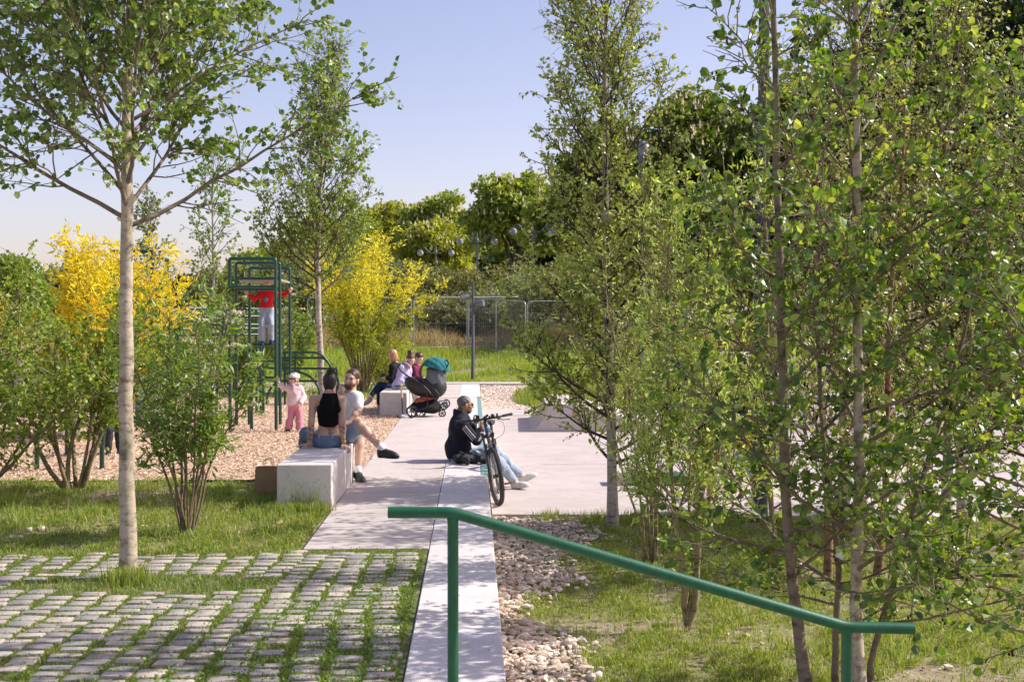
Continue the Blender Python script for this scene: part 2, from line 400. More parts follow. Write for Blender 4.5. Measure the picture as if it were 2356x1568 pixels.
def skinmat(name, col, sss=.0):
    m, nt, bs = newmat(name)
    at_ = nt.nodes.new('ShaderNodeAttribute'); at_.attribute_name = 'ink'
    n = ramp(nt, noise(nt, 14, 4), [(.3, tuple(c*.88 for c in col)), (.7, tuple(min(1, c*1.08) for c in col))])
    L(nt, mixc(nt, at_.outputs['Fac'], n, (.045, .05, .06)), bs.inputs['Base Color'])
    bs.inputs['Roughness'].default_value = .5; bs.inputs['Subsurface Weight'].default_value = .12
    bs.inputs['Subsurface Radius'].default_value = (.012, .004, .002); bs.inputs['Subsurface Scale'].default_value = 1.0
    return m
M['skin'] = skinmat('light_skin', (.58, .35, .25)); M['skin_tan'] = skinmat('tanned_skin', (.46, .25, .16)); M['skin_pale'] = skinmat('pale_skin', (.66, .42, .32))
def cloth(name, col, rough=.9, var=.12, scale=12, b=.004, bscale=14):
    m, nt, bs = newmat(name); n = noise(nt, scale, 5)
    L(nt, ramp(nt, n, [(.32, tuple(c*(1-var) for c in col)), (.68, tuple(min(1, c*(1+var)) for c in col))]), bs.inputs['Base Color'])
    bs.inputs['Roughness'].default_value = rough; bs.inputs['Specular IOR Level'].default_value = .2
    bump(nt, bs, noise(nt, bscale, 3, .5, dist=1.2), b*3, .8); return m
def folds(amp, f, seed=0.0, stretch=(1, 1, 1)):
    a, b, c = stretch
    return lambda X, Y, Z: amp*(np.sin((X*a*1.0+Z*c*.8)*f+2*np.sin(Y*b*f*.7+seed)+seed)+.6*np.sin((Y*b-Z*c*.6)*f*1.7+1.5*np.sin(X*a*f)+seed*2))
def hairmat(name, col, col2):
    m, nt, bs = newmat(name); tc = nt.nodes.new('ShaderNodeTexCoord'); mp = nt.nodes.new('ShaderNodeMapping'); mp.inputs['Scale'].default_value = (1, 1, .18)
    L(nt, tc.outputs['Object'], mp.inputs[0]); n = nt.nodes.new('ShaderNodeTexNoise'); n.inputs['Scale'].default_value = 110; L(nt, mp.outputs[0], n.inputs[0])
    L(nt, ramp(nt, n.outputs[0], [(.35, col), (.65, col2)]), bs.inputs['Base Color']); bs.inputs['Roughness'].default_value = .42; bump(nt, bs, n.outputs[0], .004); return m
M['hair_black'] = hairmat('black_hair', (.010, .008, .008), (.03, .024, .022)); M['hair_brown'] = hairmat('brown_hair', (.045, .018, .010), (.12, .05, .03))
M['hair_blond'] = hairmat('blond_hair', (.30, .15, .06), (.58, .36, .17)); M['hair_grey'] = hairmat('greying_hair', (.025, .023, .022), (.17, .16, .155)); M['beard'] = hairmat('beard', (.06, .025, .012), (.16, .07, .035))
M['eyedark'] = simple('eye_dark', (.02, .015, .012), .2); M['glass_dark'] = simple('sunglass_lens', (.01, .01, .012), .12)
def eyes(p, R, s, parent, brow=None):
    for sx in (-1, 1):
        MB().ball(p(sx*.031, .084, .0), np.array([.013, .008, .0065])*s, 8, R).build('eye', M['eyedark'], parent)
        if brow: MB().tube([p(sx*.014, .094, .018), p(sx*.032, .092, .024), p(sx*.050, .078, .018)], .0042*s, 5).build('eyebrow', brow, parent)
    m_ = MB(); m_.tube([p(-.020, .092, -.061), p(0, .097, -.063), p(.020, .092, -.061)], .0035*s, 5); m_.build('lips', M['lips'], parent)
M['lips'] = simple('lip_skin', (.36, .12, .10), .5)
def base_of(J, z=None):
    b = (J['pel'] if 'pel' in J else 0).copy(); b[2] = min(v[2] for v in J.values()) if z is None else z; return b
def JJ(d0, **k):
    """joints given as (px, py, depth offset)"""
    return {n: at(v[0], v[1], d0+(v[2] if len(v) > 2 else 0)) for n, v in k.items()}
# ------------------------------------------------------------------ foliage tools
LEAF = {
 'round': (np.array([(0, 0, 0), (.44, .30, .15), (.38, .78, .08), (0, 1.0, -.16), (-.38, .78, .08), (-.44, .30, .15)]), [[0, 1, 2, 3], [0, 3, 4, 5]]),
 'birch': (np.array([(0, 0, 0), (.42, .30, .10), (0, 1.05, -.08), (-.42, .30, .10)]), [[0, 1, 2], [0, 2, 3]]),
 'long': (np.array([(0, 0, 0), (.16, .45, .04), (0, 1.1, -.05), (-.16, .45, .04)]), [[0, 1, 2], [0, 2, 3]]),
 'clump': (np.array([(0, 0, 0), (.5, .25, .12), (.12, .55, .0), (.45, .95, -.1), (-.15, .8, .12), (-.5, .45, -.05)]), [[0, 1, 2, 5], [2, 3, 4, 5]]),
}
def leaves(mb, P, D, size, kind, rng, droop=.3, flat=.5):
    """leaves at P pointing along D"""
    T, F = LEAF[kind]; n = len(P); D = D+rng.normal(0, .55, (n, 3)); D[:, 2] -= droop; D /= np.linalg.norm(D, axis=1, keepdims=True)
    N = rng.normal(0, 1, (n, 3)); N[:, 2] = N[:, 2]*(1-flat)+flat*1.6
    S = np.cross(D, N); S /= np.maximum(np.linalg.norm(S, axis=1, keepdims=True), 1e-6); N = np.cross(S, D)
    sz = size*rng.uniform(.5, 1.2, n)
    V = P[:, None]+sz[:, None, None]*(T[None, :, 0:1]*S[:, None]+T[None, :, 1:2]*D[:, None]+T[None, :, 2:3]*N[:, None])
    F = np.array(F); mb.raw(V.reshape(-1, 3), (F[None]+(np.arange(n)*len(T))[:, None, None]).reshape(-1, F.shape[1]))
def twig(rng, p, d, ln, n, wob, up):
    pts = [p]; d = nrm(d); st = ln/n
    for i in range(n):
        d = nrm(d+rng.normal(0, wob, 3)+np.array([0, 0, up])); pts.append(pts[-1]+d*st)
    return np.array(pts)
def along(pts, t):
    x = t*(len(pts)-1); i = min(int(x), len(pts)-2); return mid(pts[i], pts[i+1], x-i), nrm(pts[i+1]-pts[i])
def tree(name, label, cat, group, trunk, rad, seed, bark, lmat, kind='round', lsize=.06, nb=30, f0=.2, f1=.98, blen=(1.6, .4), el=(.5, .9), sub=8, slen=.5, nleaf=12, up=.06, droop=.3, flat=.4,
         sides=None, sub2=0, ltip=.25, brf=.42, cones=None, azb=None, wob=.09, twigmat=None, density=1.0, extra=None, tmin=0.004, swob=.18, ltaper=0.0, clumpy=1.6):
    """trunk: list of polylines (stems); branches keep the trunk's real distances"""
    rng = np.random.default_rng(seed); tr, br, lv = MB(), MB(), MB(); LP, LD = [], []; K = []
    trunks = trunk if isinstance(trunk[0][0], (list, tuple, np.ndarray)) else [trunk]
    rads = rad if isinstance(rad, list) else [rad]*len(trunks)
    for tk, (r0, r1) in zip(trunks, rads):
        tk = np.array(tk, float); m = 24; pts = np.array([along(tk, q)[0] for q in np.linspace(0, 1, m)])
        k = np.convolve(np.ones(3)/3, [1]); pts[1:-1] = (pts[:-2]+pts[1:-1]*2+pts[2:])/4; pts[1:-1] += rng.normal(0, .0035, (m-2, 3))*[1, 1, 0]
        rr = np.linspace(0, 1, m); rr = r0*(1-rr)+r1*rr+r0*.18*np.exp(-rr*m/1.2); rr *= 1+rng.normal(0, .035, m)
        tr.tube(pts, rr, 10)
        nbk = int(nb*density)
        for i in range(nbk):
            q = f0+(f1-f0)*((i+rng.random())/nbk); p, td = along(pts, q); qq = (q-f0)/(f1-f0)
            az = i*2.399+rng.normal(0, .5) if azb is None else azb[0]+rng.normal(0, azb[1])
            e = el[0]*(1-qq)+el[1]*qq+rng.normal(0, .12)
            d = np.array([math.cos(az)*math.cos(e), math.sin(az)*math.cos(e), math.sin(e)])
            ln = (blen[0]*(1-qq)+blen[1]*qq)*rng.uniform(.7, 1.15); rb = min(np.interp(q, np.linspace(0, 1, m), rr)*brf, .012*ln+.006)
            b = twig(rng, p, d, ln, 9, wob, up); br.tube(b, np.linspace(rb, tmin*.7, 10), 6, cap=False)
            ns = max(2, int(sub*ln/max(blen[0], .1)*1.2))
            for j in range(ns):
                t = rng.uniform(.18, 1.0); sp, sdn = along(b, t*.999); side = nrm(np.cross(sdn, rng.normal(0, 1, 3)))
                sl = slen*rng.uniform(.5, 1.2)*(1.15-.5*t); s_ = twig(rng, sp, sdn*.75+side*.8, sl, 5, swob, up*.8)
                br.tube(s_, np.linspace(max(tmin, rb*.35), tmin*.5, 6), 4, cap=False)
                tw = [s_]
                for _ in range(sub2):
                    tp, tdn = along(s_, rng.uniform(.2, .95)); w = twig(rng, tp, tdn+nrm(rng.normal(0, 1, 3))*.9, sl*.45, 3, .2, up*.5); br.tube(w, np.linspace(tmin*.6, tmin*.35, 4), 3, cap=False); tw.append(w)
                for w in tw:
                    nl = rng.poisson(max(.3, nleaf/len(tw)*(1-ltaper*qq)))
                    for tt in np.sort(rng.uniform(.12, 1, nl)):
                        lp, ld = along(w, tt*.999); LP.append(lp+rng.normal(0, lsize*.25, 3)); LD.append(ld)
                if cones and rng.random() < cones: K.append(s_[rng.integers(2, 6)])
            for tt in rng.uniform(.6, 1, int(nleaf*ltip*2)):
                lp, ld = along(b, tt*.999); LP.append(lp+rng.normal(0, lsize*.3, 3)); LD.append(ld)
    LP, LD = np.array(LP), np.array(LD); kp = rng.random(len(LP)) < np.clip(1.0+clumpy*(nz(LP, 1.5/max(.5, lsize*14), seed)+.25), .18, 1); LP, LD = LP[kp], LD[kp]
    b0 = np.array(trunks[0][0], float); rt = root(name, b0, label, cat, group)
    tr.build('trunk', bark, rt); br.build('branches', twigmat or bark, rt)
    leaves(lv, LP, LD, lsize, kind, rng, droop, flat); o = lv.build('crown', lmat, rt, smooth=False)
    if K:
        kb = MB()
        for p in K:
            for _ in range(rng.integers(2, 5)): kb.ball(p+rng.normal(0, .012, 3)-[0, 0, .012], (.008, .008, .011), 6)
        tag(kb.build('cones', M['cone'], rt), kind='stuff')
    if extra: extra(rt, rng, LP)
    return rt
def crownball(name, label, group, base, h, R, seed, lmat, n=9000, size=.3, nclump=70, bark=None, blossom=0, bmat=None, cat='tree', lowf=.18, kind='clump', trunk_r=.25, shell=.55):
    """broad tree: trunk, limbs and a crown of leaf clumps spread through its volume"""
    rng = np.random.default_rng(seed); nclump = int(nclump*1.5); base = np.array(base, float); rt = root(name, base, label, cat, group)
    R = np.broadcast_to(np.asarray(R, float), (2,)); c = base+[0, 0, h*(1+lowf)/2]; rad = np.array([R[0], R[1], h*(1-lowf)/2])
    tb = MB(); tb.tube([base-[0, 0, .2], base+[0, 0, h*.3], c+[0, 0, h*.1]], [trunk_r*1.2, trunk_r, trunk_r*.5], 8)
    u = rng.normal(0, 1, (nclump, 3)); u /= np.linalg.norm(u, axis=1, keepdims=True); u[:, 2] = np.where(u[:, 2] < -.3, -u[:, 2]*.6, u[:, 2])
    q = rng.uniform(shell, .92, nclump)[:, None]; cc = c+u*rad*q; cr = rng.uniform(.17, .34, nclump)*min(R[0], h*.5)
    lb = MB()
    for i in range(min(16, nclump)):
        s0 = base+[0, 0, h*rng.uniform(.2, .5)]; lb.tube([s0, mid(s0, cc[i], .5)+[0, 0, .1*h*rng.random()], cc[i]], [trunk_r*.4, trunk_r*.25, .02], 6)
    tb.build('trunk', bark or M['bark_dark'], rt); lb.build('limbs', bark or M['bark_dark'], rt)
    k = rng.choice(nclump, n, p=cr**2/np.sum(cr**2)); v = rng.normal(0, 1, (n, 3)); v /= np.linalg.norm(v, axis=1, keepdims=True)
    v[:, 2] = np.where((v[:, 2] < -.35), v[:, 2]*-.4, v[:, 2]); P = cc[k]+v*(cr[k]*rng.uniform(.75, 1.08, n))[:, None]*[1, 1, .8]
    D = v+rng.normal(0, .3, (n, 3)); mb = MB(); leaves(mb, P, D, size, kind, rng, .2, .45); mb.build('crown', lmat, rt, smooth=False)
    if blossom:
        bb = MB(); k = rng.choice(nclump, blossom); v = rng.normal(0, 1, (blossom, 3)); v /= np.linalg.norm(v, axis=1, keepdims=True); v[:, 2] = np.abs(v[:, 2])*.9+.05
        P = cc[k]+v*(cr[k]*1.1)[:, None]*[1, 1, .8]
        hh = size*.95
        T = np.array([(.28, 0, 0), (-.14, .24, 0), (-.14, -.24, 0), (0, 0, 1.0)])*hh; F = np.array([[0, 1, 3], [1, 2, 3], [2, 0, 3]])
        sc_ = rng.uniform(.6, 1.2, blossom); V = P[:, None]+T[None]*sc_[:, None, None]+rng.normal(0, .03*hh, (blossom, 4, 3))
        bb.raw(V.reshape(-1, 3), (F[None]+(np.arange(blossom)*4)[:, None, None]).reshape(-1, 3)); tag(bb.build('blossoms', bmat, rt, smooth=False), kind='stuff')
    return rt
def shrub(name, label, cat, group, base, h, R, seed, bark, lmat, kind='long', lsize=.06, stems=9, sub=10, slen=.4, nleaf=14, spread=.45, r0=.02, f0=.35, flowers=None, up=.05, top=None, droop=.2, lean=(0, 0), sub2=0, bend=.0, lowb=.0):
    rng = np.random.default_rng(seed); base = np.array(base, float); br, st, lv = MB(), MB(), MB(); LP, LD = [], []; TP = []
    for i in range(stems):
        az = i*2.399+rng.normal(0, .3); e = math.pi/2-spread*rng.uniform(.15, 1.25); d = np.array([math.cos(az)*math.cos(e)*R/h*1.3+lean[0], math.sin(az)*math.cos(e)*R/h*1.3+lean[1], math.sin(e)])
        p0 = base+np.array([math.cos(az), math.sin(az), 0])*rng.uniform(.2, 1)*.06*R; ln = h*rng.uniform(.75, 1.08)
        s = twig(rng, p0-[0, 0, .03], d, ln, 12, .07, bend); st.tube(s, np.linspace(r0*rng.uniform(.7, 1.1), .004, 13), 7, cap=False)
        for j in range(sub):
            t = f0+(1-f0)*((j+rng.random())/sub); p, dn = along(s, min(t, .999)); a2 = rng.uniform(0, 6.283); e2 = rng.uniform(.1, .8)
            dd = np.array([math.cos(a2)*math.cos(e2), math.sin(a2)*math.cos(e2), math.sin(e2)])
            w = twig(rng, p, dn*.3+dd, slen*rng.uniform(.6, 1.25)*(1.2-.45*t), 6, .16, up); br.tube(w, np.linspace(.005, .002, 7), 4, cap=False); ws = [w]
            for _ in range(sub2):
                tp, tdn = along(w, rng.uniform(.15, .95)); w2 = twig(rng, tp, tdn*.5+nrm(rng.normal(0, 1, 3)), slen*.5, 4, .2, up); br.tube(w2, np.linspace(.003, .0015, 5), 3, cap=False); ws.append(w2)
            TP.append(w[-1])
            for w in ws:
                for tt in rng.uniform(.05, 1, max(1, rng.poisson(nleaf/len(ws)))):
                    lp, ld = along(w, tt*.999); LP.append(lp+rng.normal(0, lsize*.3, 3)); LD.append(ld)
    rt = root(name, base, label, cat, group)
    st.build('stems', bark, rt); br.build('twigs', bark, rt)
    LP, LD = np.array(LP), np.array(LD)
    if isinstance(lmat, tuple):                               # (low material, high material, height where they change)
        m1, m2, zc = lmat; q = (LP[:, 2]-base[2])/h+rng.normal(0, .09, len(LP)) < zc
        for nm, mm, s_ in (('foliage', m1, q), ('yellow_foliage', m2, ~q)):
            lv = MB(); leaves(lv, LP[s_], LD[s_], lsize, kind, rng, droop, .4); lv.build(nm, mm, rt, smooth=False)
    else: leaves(lv, LP, LD, lsize, kind, rng, droop, .4); lv.build('foliage', lmat, rt, smooth=False)
    if flowers:
        n, fr, fm = flowers; TP = np.array(TP); k = rng.choice(len(TP), n, replace=False)
        for i in k:
            fb = MB(); m = 46; a = rng.uniform(0, 6.283, m); q = np.sqrt(rng.random(m))*fr; P = TP[i]+np.stack([q*np.cos(a), q*np.sin(a), .25*fr-q*q/fr*.35+rng.normal(0, .1*fr, m)], 1)
            for p in P: fb.ball(p, fr*.16, 5)
            fb.build('flower_cluster', fm, rt)
    return rt

# ------------------------------------------------------------------ plant materials
M['bark_left'] = barkmat('alder_bark', (.50, .42, .32), (.26, .20, .14), (.70, .63, .52), 11)
M['bark_birch'] = barkmat('birch_bark', (.48, .43, .37), (.10, .08, .06), (.66, .60, .53), 8)
M['bark_right'] = barkmat('grey_alder_bark', (.22, .17, .12), (.07, .05, .035), (.42, .36, .28), 10)
M['bark_red'] = barkmat('peeling_orange_bark', (.27, .15, .09), (.10, .05, .03), (.42, .27, .18), 7)
M['bark_dark'] = barkmat('dark_bark', (.09, .07, .055), (.04, .03, .025), (.16, .13, .10), 8)
M['bark_twig'] = barkmat('shrub_bark', (.20, .145, .09), (.09, .06, .04), (.30, .23, .15), 12)
M['bark_olive'] = barkmat('willow_bark', (.27, .22, .11), (.12, .09, .05), (.38, .33, .19), 12)
M['twig_dark'] = simple('dark_twig', (.085, .055, .045), .8, .25, 20)
M['cone'] = simple('alder_cone', (.03, .018, .012), .9, .2, 30)
M['lf_left'] = leafmat('alder_leaf_left', [(.075, .14, .035), (.14, .22, .055), (.21, .30, .09), (.34, .41, .18)], .40, .34)
M['lf_mid'] = leafmat('birch_leaf_dark', [(.12, .19, .04), (.20, .28, .06), (.30, .38, .13)], .38, .32)
M['lf_birch'] = leafmat('birch_leaf', [(.16, .23, .045), (.26, .33, .08), (.36, .42, .13), (.52, .54, .29)], .40, .36, spec=.9)
M['lf_birch2'] = leafmat('glossy_birch_leaf', [(.11, .17, .03), (.19, .25, .05), (.29, .34, .10), (.52, .54, .34)], .42, .34, spec=1.0)
M['lf_right'] = leafmat('alder_leaf_right', [(.04, .10, .012), (.09, .18, .02), (.17, .28, .04), (.36, .44, .14)], .40, .36, (2.1, 1.9, .35), spec=1.0)
M['lf_willow'] = leafmat('willow_leaf', [(.21, .30, .07), (.35, .45, .13), (.50, .58, .30)], .42, .40)
M['lf_maple'] = leafmat('hedge_maple_leaf', [(.10, .17, .02), (.17, .26, .03), (.27, .36, .05), (.36, .43, .09)], .5, .38)
M['lf_elder'] = leafmat('elder_leaf', [(.09, .17, .025), (.16, .26, .04), (.26, .36, .08)], .45, .34)
M['lf_yellow'] = leafmat('yellow_leaf', [(.74, .62, .02), (.84, .74, .03), (.90, .82, .07), (.55, .56, .03)], .55, .42, (1.1, 1.15, .6))
M['lf_golden'] = leafmat('golden_leaf', [(.74, .58, .015), (.86, .70, .02), (.92, .80, .05), (.52, .54, .03)], .55, .42, (1.15, 1.1, .5))
M['lf_yelgreen'] = leafmat('yellow_green_leaf', [(.26, .34, .02), (.40, .44, .03), (.18, .29, .03), (.62, .56, .03)], .55, .38, (1.4, 1.4, .4))
M['lf_chestnut'] = leafmat('chestnut_leaf', [(.12, .17, .03), (.19, .25, .045), (.27, .32, .07), (.34, .38, .11)], .5, .40)
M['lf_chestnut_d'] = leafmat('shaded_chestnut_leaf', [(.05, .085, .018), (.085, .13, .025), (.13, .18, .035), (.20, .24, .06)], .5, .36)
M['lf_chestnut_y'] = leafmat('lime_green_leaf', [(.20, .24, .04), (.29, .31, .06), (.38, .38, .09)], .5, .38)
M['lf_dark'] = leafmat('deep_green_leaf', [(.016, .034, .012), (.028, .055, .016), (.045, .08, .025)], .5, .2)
M['lf_brush'] = leafmat('dull_brush_leaf', [(.16, .16, .07), (.24, .23, .10), (.17, .21, .07), (.32, .29, .15)], .7, .2)
M['lf_grey'] = leafmat('grey_green_leaf', [(.15, .19, .08), (.22, .26, .12), (.30, .32, .18)], .6, .22)
M['cream'] = simple('cream_blossom', (.62, .56, .36), .8, .15, 10)
M['pinkish'] = simple('pink_cream_blossom', (.60, .45, .33), .8, .15, 10)
M['elderflower'] = simple('elder_blossom', (.70, .66, .42), .8, .1, 30)
M['white_blossom'] = simple('white_blossom', (.70, .70, .56), .8, .1, 30)
# ------------------------------------------------------------------ THE SETTING: ground
rngG = np.random.default_rng(3)
def grid(ts, ss, zf, name, mat, kind='structure', smooth=True):
    T, S = np.meshgrid(ts, ss, indexing='ij'); X = T*RX+S*UX; Y = T*RY+S*UY; Z = zf(X, Y, T, S)
    n, m = T.shape; i = np.arange(n*m).reshape(n, m); F = np.stack([i[:-1, :-1], i[1:, :-1], i[1:, 1:], i[:-1, 1:]], -1).reshape(-1, 4)
    mb = MB(); mb.raw(np.stack([X, Y, Z], -1).reshape(-1, 3), F); o = mb.build(name, mat, smooth=smooth); return tag(o, kind=kind)
m, nt, bs = newmat('lawn_soil')
soil = ramp(nt, noise(nt, 9, 6, .65), [(.3, (.22, .165, .115)), (.7, (.42, .34, .26))])
grs = ramp(nt, noise(nt, 14, 6, .7), [(.3, (.15, .17, .05)), (.7, (.32, .28, .14))])
L(nt, mixc(nt, ramp(nt, noise(nt, .9, 6, .62), [(.50, (1, 1, 1)), (.63, (0, 0, 0))]), soil, grs), bs.inputs['Base Color']); bs.inputs['Roughness'].default_value = .95
bump(nt, bs, noise(nt, 30, 5), .02); M['soil'] = m
ts = np.concatenate([[-900, -400, -200, -120, -80], np.arange(-60, -8, 4.), np.arange(-8, -.2, .4), [-.2, .1], np.arange(.5, 12, .4), np.arange(12, 60, 4.), [80, 120, 200, 400, 900]])
ss = np.concatenate([[-60, -20, -5], np.arange(0, 50, .5), np.arange(50, 100, 4.), [120, 160, 250, 500, 1500]])
grid(ts, ss, lambda X, Y, T, S: gz(X, Y)-.012-.012*(nz(np.stack([X, Y, X*0], -1), 1.3)+1)*((S > 2) & (S < 45)), 'ground', M['soil'])
# wood chips
def flat(name, ts0, ts1, s0, s1, z, mat, nt_=24, ns=24):
    return grid(np.linspace(ts0, ts1, nt_), np.linspace(s0, s1, ns), lambda X, Y, T, S: X*0+z, name, mat)
m, nt, bs = newmat('bark_chips')
v = nt.nodes.new('ShaderNodeTexVoronoi'); v.inputs['Scale'].default_value = 34; tc = nt.nodes.new('ShaderNodeTexCoord'); mp = nt.nodes.new('ShaderNodeMapping'); mp.inputs['Scale'].default_value = (1, 1.7, 1)
L(nt, tc.outputs['Object'], mp.inputs[0]); L(nt, mp.outputs[0], v.inputs[0])
sp = nt.nodes.new('ShaderNodeSeparateColor'); L(nt, v.outputs['Color'], sp.inputs[0])
L(nt, ramp(nt, sp.outputs[0], [(0, (.40, .26, .16)), (.4, (.66, .48, .34)), (.8, (.80, .64, .48)), (1, (.52, .37, .25))]), bs.inputs['Base Color']); bs.inputs['Roughness'].default_value = .9; bump(nt, bs, v.outputs['Distance'], .02); M['chips'] = m
flat('wood_chip_surface', -14, -1.392, 14.35, 29.5, -.006, M['chips'])
# path, joints cut as real gaps
mb = MB(); s = 9.95; jl = [9.95, 13.2, 16.4, 19.6, 22.8, 26.0, 29.2, 32.4, 35.6]
for a, b in zip(jl[:-1], jl[1:]):
    c = pc(-.878, (a+b)/2, -.10); mb.box(c, (1.02, b-a-.006, .20), rz=-PA, bev=.006)
tag(mb.build('path', M['concrete'], smooth=False), kind='structure')
mb = MB(); mb.box(pc(-.0, 36.1, -.085), (2.9, .9, .2), rz=-PA); mb.box(pc(6.2, 36.25, -.085), (9.4, .5, .2), rz=-PA); mb.box(pc(-5.8, 36.0, -.085), (8.6, .5, .2), rz=-PA)
tag(mb.build('cross_path', M['concrete'], smooth=False), kind='structure')
# retaining wall with cap
rw = root('retaining_wall', pc(-.1, 10, LOW), 'long low retaining wall with a pale smooth concrete cap running beside the path', 'wall')
mb = MB(); mb.box(pc(-.10, 17.9, -.36), (.50, 35.6, .44), rz=-PA); mb.build('wall', M['bench'], rw, smooth=False)
js = [.4, 3.05, 5.05, 7.55, 10.05, 12.4, 14.9, 17.4, 19.9, 22.4, 24.9, 27.4, 29.9, 32.4, 35.6]
for a, b in zip(js[:-1], js[1:]):
    mb = MB(); mb.box(pc(-.0995, (a+b)/2, -.07), (.525, b-a-.005, .146), rz=-PA, bev=.006); mb.build('cap_slab', M['cap'], rw, smooth=False)
mb = MB()
for a, b in ((14.6, 19.9), (19.92, 25.2), (25.22, 29.6)): mb.box(pc(.128, (a+b)/2, -.045), (.085, b-a, .11), rz=-PA, bev=.004)
mb.build('edge_strip', M['teal'], rw, smooth=False)
# plaza
mb = MB(); a = pc(.19, 14.15); X0, Y0 = gnd(1140, 1183, LOW)[:2]
pl = [gnd(1133, 1183, LOW), gnd(1740, 1186, LOW), gnd(2120, 1190, LOW), gnd(2700, 1190, LOW)+[6, 0, 0], [26, 24, LOW], [22, 31.5, LOW], pc(3.2, 31.6, LOW), pc(.17, 31.6, LOW)]
pl = np.array([[p[0], p[1]] for p in pl]); mb.prism(pl, .12, Matrix.Translation((0, 0, LOW-.115)))
tag(mb.build('plaza', M['plaza'], smooth=False), kind='structure')
mb = MB()
for yy in (19.5, 25.0): mb.box((9, yy, LOW+.0035), (17, .012, .006))
for xx in (4.5, 9.5, 14.5): mb.box((xx, 22.8, LOW+.0035), (.012, 16.0, .006))
tag(mb.build('plaza_joints', simple('dark_joint_strip', (.22, .2, .19), .9), smooth=False), kind='structure')  # thin dark grey strips laid on the plaza along its joints
# setts: rows slightly irregular, a pit around the left tree
m, nt, bs = newmat('sett_granite'); g = nt.nodes.new('ShaderNodeNewGeometry')
c0 = ramp(nt, g.outputs['Random Per Island'], [(0, (.29, .27, .26)), (.5, (.39, .35, .325)), (1, (.50, .43, .375))])
L(nt, mixc(nt, 1, c0, ramp(nt, noise(nt, 60, 4, .7), [(.3, (.86, .86, .86)), (.6, (1, 1, 1))]), 'MULTIPLY'), bs.inputs['Base Color']); bs.inputs['Roughness'].default_value = .8; bump(nt, bs, noise(nt, 70, 4), .003); M['sett'] = m
m, nt, bs = newmat('joint_filling')
L(nt, mixc(nt, ramp(nt, noise(nt, 5, 5, .6), [(.36, (0, 0, 0)), (.48, (1, 1, 1))]), ramp(nt, noise(nt, 60, 4), [(.3, (.20, .15, .09)), (.7, (.40, .31, .21))]), (.085, .12, .03)), bs.inputs['Base Color']); bs.inputs['Roughness'].default_value = .95; M['joint'] = m
pit = gnd(295, 1338); pt, ps = tos(pit[0], pit[1]); mb = MB(); gaps = []; rs = 3.0; row = 0
def settok(t, s):
    if s > 9.78+.35*math.sin(t*.9)*(t < -3): return False
    if ((t-pt-.15)/.95)**2+((s-ps+.06)/.30)**2 < 1: return False
    return True
PIT = .190
OC = np.zeros((int(7.6/.008), int(7.4/.008)), bool)
def colx(k, s): return -.43-k*PIT+.035*np.sin(s*1.3+k*.25)+.022*np.sin(s*2.9+k*.9)     # gap centre k
def coldist(t, s):
    k = np.round((-.43-t)/PIT); return np.minimum(np.minimum(np.abs(t-colx(k, s)), np.abs(t-colx(k+1, s))), np.abs(t-colx(k-1, s)))
for k in range(36):
    rs = 3.0+rngG.uniform(0, .1)
    while rs < 10.15:
        dep = rngG.choice([.115, .13, .14, .155, .19], p=[.25, .3, .25, .15, .05])*rngG.uniform(.95, 1.05); s_ = rs+dep/2
        g = rngG.uniform(.016, .044); w = PIT-g; tc_ = (colx(k, s_)+colx(k+1, s_))/2+rngG.normal(0, .012)
        if settok(tc_+rngG.normal(0, .05), s_+rngG.normal(0, .04)) and rngG.random() > .02+(.12 if tc_ < -3.8 and s_ > 8.6 else 0):
            x, y, _ = pc(tc_, s_); ww, dd = w*rngG.uniform(.9, 1.05), dep-rngG.uniform(.030, .056)
            hw, hd = ww/2, dd/2; P = np.array([(-hw, -hd*.75), (-hw*.9, -hd), (0, -hd*1.04), (hw*.9, -hd), (hw, -hd*.7), (hw, hd*.75), (hw*.88, hd), (0, hd*1.03), (-hw*.9, hd), (-hw, hd*.75)])
            P = P+rngG.normal(0, .004, P.shape); q = rngG.normal(0, .035)-PA; cr, sr = math.cos(q), math.sin(q); R2 = np.array([[cr, sr], [-sr, cr]])
            i0, i1 = int((-(tc_+ww/2))/.008), int((-(tc_-ww/2))/.008); j0, j1 = int((s_-dd/2-2.9)/.008), int((s_+dd/2-2.9)/.008); OC[max(i0, 0):i1, j0:j1] = True
            zt = -.003+rngG.normal(0, .0025); tilt = rngG.normal(0, .014, 2); rings = []
            for sc_, dz in ((1.0, -.05), (1.0, -.005), (.94, .0)):
                Q_ = (P*sc_)@R2; rings.append(np.column_stack([Q_[:, 0]+x, Q_[:, 1]+y, zt+dz+P[:, 0]*sc_*tilt[0]+P[:, 1]*sc_*tilt[1]]))
            V = np.concatenate(rings); F = []
            for r_ in (0, 10): F += [[r_+i, r_+(i+1) % 10, r_+10+(i+1) % 10, r_+10+i] for i in range(10)]
            mb.raw(V, F+[list(range(20, 30))])
        rs += dep
_p = mb
jt = flat('sandy_joint_filling', -7.6, -.37, 2.9, 9.95, -.013, M['joint'], 80, 80)
tag(_p.build('cobblestone_paving', M['sett'], smooth=True, flat_angle=50), kind='structure')

